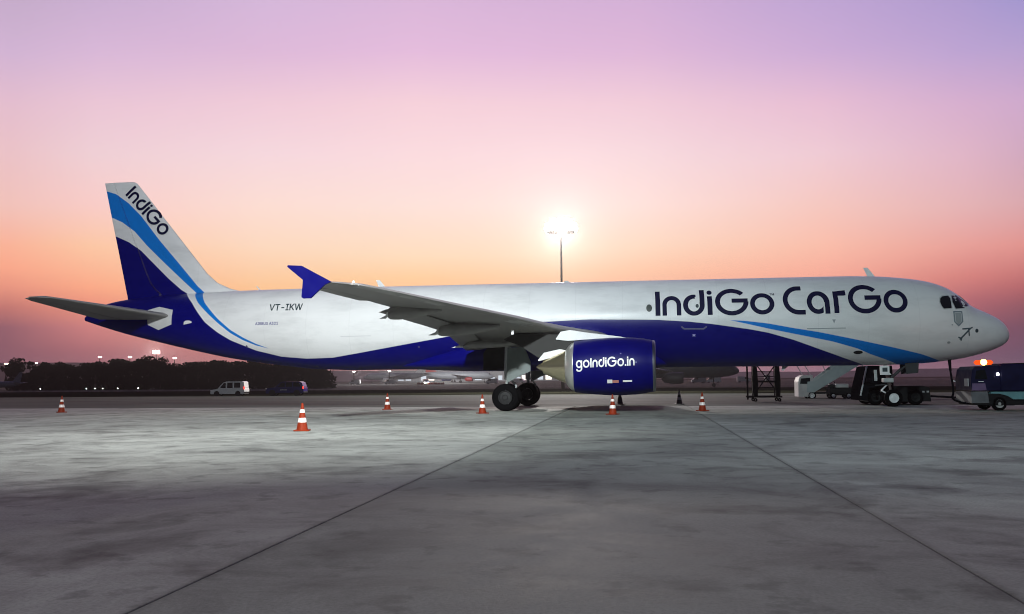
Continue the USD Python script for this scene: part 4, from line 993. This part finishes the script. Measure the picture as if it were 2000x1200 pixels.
def tree(name, label, loc, h, spread, seed, leaves=2600):
    r = np.random.default_rng(seed)
    t = thing(name, label, 'tree', loc, 0, 'dark trees along the far edge')
    limbs = [bar((0, 0, 0), (.1, 0, h * .55), .16, 8, .09)]
    clumps = []
    for k in range(9):
        a = r.uniform(0, 2 * math.pi); d = spread * r.uniform(.25, .85); z = h * r.uniform(.42, .88)
        if k == 0: d, z = .1, h * .86
        c = np.array([d * math.cos(a), d * math.sin(a), z]); clumps.append((c, spread * r.uniform(.32, .55)))
        limbs.append(bar((.05, 0, h * r.uniform(.25, .5)), c, .07, 6, .03))
    for k in range(5):                                     # low skirt of shrubby growth
        a = r.uniform(0, 2 * math.pi); d = spread * r.uniform(.4, .9); clumps.append((np.array([d * math.cos(a), d * math.sin(a), h * r.uniform(.12, .32)]), spread * r.uniform(.35, .5)))
    obj('trunk', limbs, BARK, t)
    w = np.array([c[1] ** 2 for c in clumps]); idx = r.choice(len(clumps), leaves, p=w / w.sum())
    C = np.array([clumps[i][0] for i in idx]); Rr = np.array([clumps[i][1] for i in idx])
    d = r.normal(size=(leaves, 3)); d /= np.linalg.norm(d, axis=1, keepdims=True)
    P = C + d * (Rr * r.uniform(.55, 1.05, leaves))[:, None] * [1, 1, .8]
    P[:, 2] = np.maximum(P[:, 2], .15)
    u = r.normal(size=(leaves, 3)); u /= np.linalg.norm(u, axis=1, keepdims=True)
    v = np.cross(u, r.normal(size=(leaves, 3))); v /= np.linalg.norm(v, axis=1, keepdims=True)
    s = r.uniform(.2, .42, leaves)[:, None]
    V = np.stack([P - u * s, P + v * s * .6, P + u * s, P - v * s * .6], 1).reshape(-1, 3)
    i = np.arange(leaves) * 4
    obj('crown', trimesh.Trimesh(V, np.vstack([np.stack([i, i + 1, i + 2], 1), np.stack([i, i + 2, i + 3], 1)]), process=False), LEAF, t)
    return t


TYP = {'round': tree('broad_tree', 'broad dark tree, tallest of the row under the tail', (-138.6, 170, gz(170)), 8.3, 3.4, 1),
       'mid': tree('bushy_tree', 'bushy dark tree behind the white people carrier', (-114.5, 171, gz(170)), 6.9, 3.3, 2),
       'low': tree('low_tree', 'low dark tree at the end of the tree row behind the dark car', (-93.6, 170, gz(170)), 5.0, 2.4, 3),
       'thin': tree('slim_tree', 'slim tree standing alone at the far left skyline', (-171.8, 172, gz(170)), 8.1, 1.3, 4, 900)}
HT = {'round': 8.3, 'mid': 6.9, 'low': 4.7, 'thin': 8.1}
# (kind, x, top height above the eye-level datum, y, label)
row = [('round', -176.0, 7.6, 172, 'dark tree cut by the left edge of the picture'), ('low', -168.0, 5.9, 172, 'low tree beside the slim tree at the left skyline'), ('low', -163.0, 5.9, 171, 'low tree under the warm lamp at the left'), ('low', -157.5, 5.7, 173, 'low tree behind the small grey aircraft tail'),
       ('low', -152.8, 5.9, 170, 'low tree where the left tree row starts to rise'), ('mid', -148.2, 7.3, 171, 'tree below the star-like lamp at the left'), ('mid', -144.3, 6.9, 169, 'tree between the two small lamps under the tailplane'), ('round', -135.8, 7.4, 171, 'round tree just left of the gap with the brightest lamp'),
       ('low', -132.4, 4.9, 170, 'low bush filling the gap under the brightest lamp'), ('mid', -129.2, 6.2, 171, 'tree just right of the gap with the brightest lamp'), ('mid', -125.2, 6.3, 170, 'tree behind the gap between tail and white people carrier'), ('mid', -121.0, 6.5, 172, 'tree whose top meets the rear belly line'),
       ('mid', -117.6, 6.5, 169, 'dense tree left behind the white people carrier'), ('mid', -110.5, 6.4, 170, 'dense tree between the two cars'), ('mid', -106.5, 6.1, 172, 'tree left behind the dark car'), ('mid', -102.5, 6.0, 170, 'tree directly behind the dark car'),
       ('mid', -99.5, 5.6, 169, 'low tree right behind the dark car'), ('low', -95.8, 5.2, 171, 'last but one low tree of the row'), ('mid', -140.8, 7.2, 174, 'tree half hidden behind the tallest crown')]
for i, (kd, x, top, y, lab) in enumerate(row):
    sc = (top + .62) / HT[kd]
    copy_of(TYP[kd], (x, y, gz(y)), (i * 67) % 360, lab, 'dark trees along the far edge', (max(sc, .95) * 1.05, max(sc, .95) * 1.05, sc))
hedge = []
for k in range(9000):
    x = rng.uniform(-180, -91.5); y = 173 + rng.uniform(0, 3); z = gz(y) + rng.uniform(0, 4.4) * (1 if x < -92 else .8)
    u = rng.normal(size=3); u /= np.linalg.norm(u); v = np.cross(u, rng.normal(size=3)); v /= np.linalg.norm(v); s = rng.uniform(.3, .6)
    hedge.append(np.array([(x, y, z)] * 4) + s * np.array([-u, v * .6, u, -v * .6]))
hv = np.vstack(hedge); i = np.arange(len(hedge)) * 4
obj('undergrowth', trimesh.Trimesh(hv, np.vstack([np.stack([i, i + 1, i + 2], 1), np.stack([i, i + 2, i + 3], 1)]), process=False), LEAF, label='dark dense undergrowth filling the gaps below the far tree row', cat='bushes', kind='stuff')

# ------------------------------------------------------------------ far apron: parked aircraft, terminal, vehicles, hills
def parked(name, label, nose, rotz, fuscol, fincol, k=1.0):
    t = thing(name, label, 'airplane', nose, rotz, None)
    ss = np.r_[0, .1, .4, .9, 1.7, 2.5, 3.6, 4.8, 6, 8, 14, 22, 28, 31, 33, 35, 37.5]
    rescale = lambda s: s if s < 7 else 7 + (s - 7) * (44.5 - 7) / (37.5 - 7)
    n = 28; tt_ = np.arange(n) * 2 * np.pi / n; R = []
    for s in ss:
        q = rescale(s); a, b, w = ftop(q), fbot(q), fhw(q)
        R.append(np.stack([np.full(n, -s), w * np.cos(tt_), (a + b) / 2 + (a - b) / 2 * np.sin(tt_)], 1))
    fm = loft(R)
    f = obj('fuselage', fm, fuscol, t, smooth=60)
    obj('cockpit_window', [prism([(-2.7, 4.3), (-2.6, 4.85), (-1.9, 4.7), (-1.7, 4.4)], 'y', -1.75, -1.45), prism([(-2.7, 4.3), (-2.6, 4.85), (-1.9, 4.7), (-1.7, 4.4)], 'y', 1.45, 1.75)], GLASS, f)
    obj('fin', wing_mesh([(5.6, -30, 0, 6, .08, 0), (11.7, -35.3, 0, 1.9, .08, 0)], vertical=True), fincol, t, smooth=40)
    for g in (lambda q: q, mirror_y):
        obj('tailplane', g(wing_mesh([(.5, -32.4, 4.6, 4.2, .1, 0), (6.2, -35.4, 5.2, 1.4, .1, 0)])), WING, t, smooth=40)
        obj('wing', g(wing_mesh([(1.5, -12.8, 3.0, 6.6, .14, 0), (6.4, -15.4, 3.45, 4.2, .12, 0), (17, -20.9, 4.3, 1.4, .1, 0)])), WING, t, smooth=40)
        e = obj('engine', g(lathe([(-15.2, .3), (-14.6, .95), (-13.2, 1.17), (-11.8, 1.15), (-11.3, 1.02), (-11.3, .9), (-12.2, .85), (-12.3, .01)], 'x', 28, (0, -5.75, 1.86))), fincol, t, smooth=40)
        obj('main_landing_gear', g(trimesh.util.concatenate([bar((-17.7, -3.8, .5), (-17.7, -3.7, 3), .14), lathe([(-.6, .1), (-.6, .58), (.6, .58), (.6, .1)], 'y', 20, (-17.7, -3.8, .58))])), PLASTIC, t)
    obj('nose_landing_gear', [bar((-5.05, 0, .3), (-5.1, 0, 2), .09), lathe([(-.35, .05), (-.35, .38), (.35, .38), (.35, .05)], 'y', 20, (-5.05, 0, .38))], PLASTIC, t)
    return t


ASML = pmat('small_airliner_grey', (.2, .22, .27), .5)
AGREY = pmat('parked_fuselage_grey', (.055, .066, .085), .5, noise=.1, scale=.5)
AWH = pmat('parked_fuselage_white', (.34, .36, .39), .45, noise=.1, scale=.5)
FDARK = pmat('fin_dark', (.03, .035, .045), .45); FWH = pmat('fin_white', (.8, .8, .8), .4); FBL = pmat('fin_blue', (.03, .08, .35), .4); FRED = pmat('fin_red', (.35, .03, .03), .4)
G0 = gz(200)
parked('parked_airliner', 'grey-blue airliner parked behind the engine, nose showing under the belly', (3.6, 142, G0), 0, AGREY, FDARK)
parked('parked_airliner', 'pale airliner on the bright far apron with white slanted fin', (-176, 470, G0), 198, AWH, FWH)
parked('parked_airliner', 'pale airliner with blue fin on the bright far apron', (-150, 520, G0), 205, AWH, FBL)
parked('parked_airliner', 'pale airliner side-on behind the main wheels on the far apron', (-92, 430, G0), 8, AWH, FRED)
parked('small_far_airliner', 'small grey airliner at the far left in front of the trees', (-185, 166, G0), 180, ASML, ASML)
p = stage.GetPrimAtPath('/World/small_far_airliner'); UsdGeom.Xformable(p).AddScaleOp().Set(Gf.Vec3f(.40, .40, .40))

t = thing('terminal_building', 'long low terminal with lit windows beyond the far apron', 'terminal', (-215, 640, G0))
TW = pmat('terminal_wall', (.34, .34, .35), .6, noise=.15, scale=.2)
obj('wall', bx(0, 150, 0, 30, 0, 8.2), TW, t)
obj('roof', bx(-1.5, 151.5, -2.5, 31, 8.2, 9.0, .1), TW, t)
for k in range(24):
    h = 3.4 if rng.random() < .7 else 2.2
    obj('window', bx(2 + k * 6.05, 2 + k * 6.05 + rng.uniform(3.0, 5.2), -.06, -.02, 1.0 + (k % 3 == 1) * 2.5, 1.0 + h + (k % 3 == 1) * 2.3), [WINL, WINB, TW, WINL][int(rng.integers(4))], t)

# apron vehicles far away
def far_van(name, label, loc, rot, paint, lit=None):
    t = thing(name, label, 'van', loc, rot, None)
    obj('body', prism(Polygon([(-2.3, .35), (-2.3, 1.0), (-1.8, 1.2), (-1.3, 2.0), (2.3, 2.1), (2.35, .35)]).buffer(-.06).buffer(.06), 'y', -.9, .9), paint, t)
    obj('side_window', prism([(-1.6, 1.2), (-1.2, 1.85), (-.3, 1.88), (-.3, 1.2)], 'y', -.92, .92), GLASS, t)
    for X_ in (-1.5, 1.5): veh_wheel(t, X_, -.8, .33, .33, .22, REFLD); veh_wheel(t, X_, .8, .33, .33, .22, REFLD)
    obj('headlamp', bx(-2.36, -2.28, -.75, -.45, .6, .85), lit or REFLD, t); obj('headlamp', bx(-2.36, -2.28, .45, .75, .6, .85), lit or REFLD, t)
    return t


far_van('white_van', 'small pale van under the nose of the parked grey airliner', (3.2, 260, G0), 8, pmat('van_pale_grey', (.26, .28, .32), .4))
far_van('apron_van', 'van with a glaring headlamp on the bright far apron', (-98, 300, G0), 112, CARW, HEAD)
v = far_van('apron_service_van', 'white service van at the left of the bright far apron', (-136, 330, G0), 0, CARW)
for i, (x, y, r_, lab) in enumerate(((-118, 320, 20, 'white service van near the blue fin'), (-72, 300, 0, 'white service van left of the main wheels'), (-64, 320, 170, 'white service van close behind the main wheels'), (-30, 300, 10, 'white service van behind the exhaust cone'), (8, 260, 0, 'white service van right of the parked grey airliner'), (20, 280, 180, 'white service van behind the work stand'))):
    copy_of(v, (x, y, G0), r_, lab, 'service vans on the far apron')
stage.GetPrimAtPath(v).SetCustomDataByKey('group', 'service vans on the far apron')
ap = mast('apron_lamp_mast', 'lamp mast over the left end of the bright far apron', (-136.5, 330, G0), 5.6, LAMPF, .35, 1, 'lamp masts on the bright far apron', 6, .45)
for x, y, z, p_ in ((-136.5, 330, 5.4, 5000.0), (-121.0, 330, 5.4, 5000.0), (-150, 560, 14.0, 40000.0), (-105, 385, 12.0, 15000.0)):  # last two have no mast, added to brighten the far airliners
    d = UsdLux.SphereLight.Define(stage, numbered('/World', 'apron_light')); d.CreateRadiusAttr(.35); d.CreateNormalizeAttr(True); d.CreateIntensityAttr(p_); d.AddTranslateOp().Set(Gf.Vec3d(x, y, z))
copy_of(ap, (-121.0, 330, G0), 20, 'lamp mast right of the first one on the bright far apron', 'lamp masts on the bright far apron')
# low barrier of plain red blocks beside the glaring van
t = thing('barrier', 'low red barrier beside the van with the glaring headlamp', 'barrier', (-101, 298, G0))
for k in range(8): obj('barrier_block', bx(k * 1.35, k * 1.35 + 1.25, 0, .5, 0, .8, .06), FRED, t)

eg = thing('taxiway_edge_light', 'small white edge lamp below the tallest tree', 'edge light', (-146.2, 159.5, G0), 0, 'edge lamps along the far taxiway')
obj('stem', bar((0, 0, 0), (0, 0, .35), .04), PLASTIC, eg); obj('lens', trimesh.creation.icosphere(1, .12).apply_translation((0, 0, .42)), EDGEL, eg)
for x, lab in ((-174.5, 'edge lamp at the far left taxiway'), (-160.5, 'edge lamp left of the tall trees'), (-148.4, 'edge lamp left of the brightest edge lamp'), (-144.2, 'edge lamp right of the brightest edge lamp'), (-140.3, 'edge lamp below the gap in the trees'), (-135.0, 'edge lamp left of the white people carrier')):
    copy_of(eg, (x, 159.5, G0), 0, lab, 'edge lamps along the far taxiway')

X_ = np.linspace(-2600, 1900, 181)
Hh = np.interp(X_, [-2600, -1250, -1000, -870, -680, -370, 0, 260, 470, 780, 1900], [37, 35, 34, 32, 22, 13, 9, 8, 11.5, 9, 18]) + 3 * (meshkit.fbm(np.stack([X_ / 90, X_ * 0, X_ * 0], 1), 4, 3) - .5)
V = np.vstack([np.stack([X_, np.full(181, 1240), np.full(181, -1.0)], 1), np.stack([X_, np.full(181, 1310), Hh], 1), np.stack([X_, np.full(181, 1480), np.full(181, -1.0)], 1)])
F = []
for r_ in (0, 181):
    for i in range(180): F += [(r_ + i, r_ + i + 1, r_ + i + 182), (r_ + i, r_ + i + 182, r_ + i + 181)]
obj('hills', trimesh.Trimesh(V, F, process=False), HILL, kind='structure')

hz = bx(-8900, 8900, -95, 9000, -3.0, 44)
obj('haze', hz, usdkit.material(stage, '/World/Looks/haze_air', {'v': ('principled_volume', {'color': (0.9, 0.86, 0.86), 'density': HAZE, 'anisotropy': 0.75})}, [], volume='v.volume'), kind='stuff')
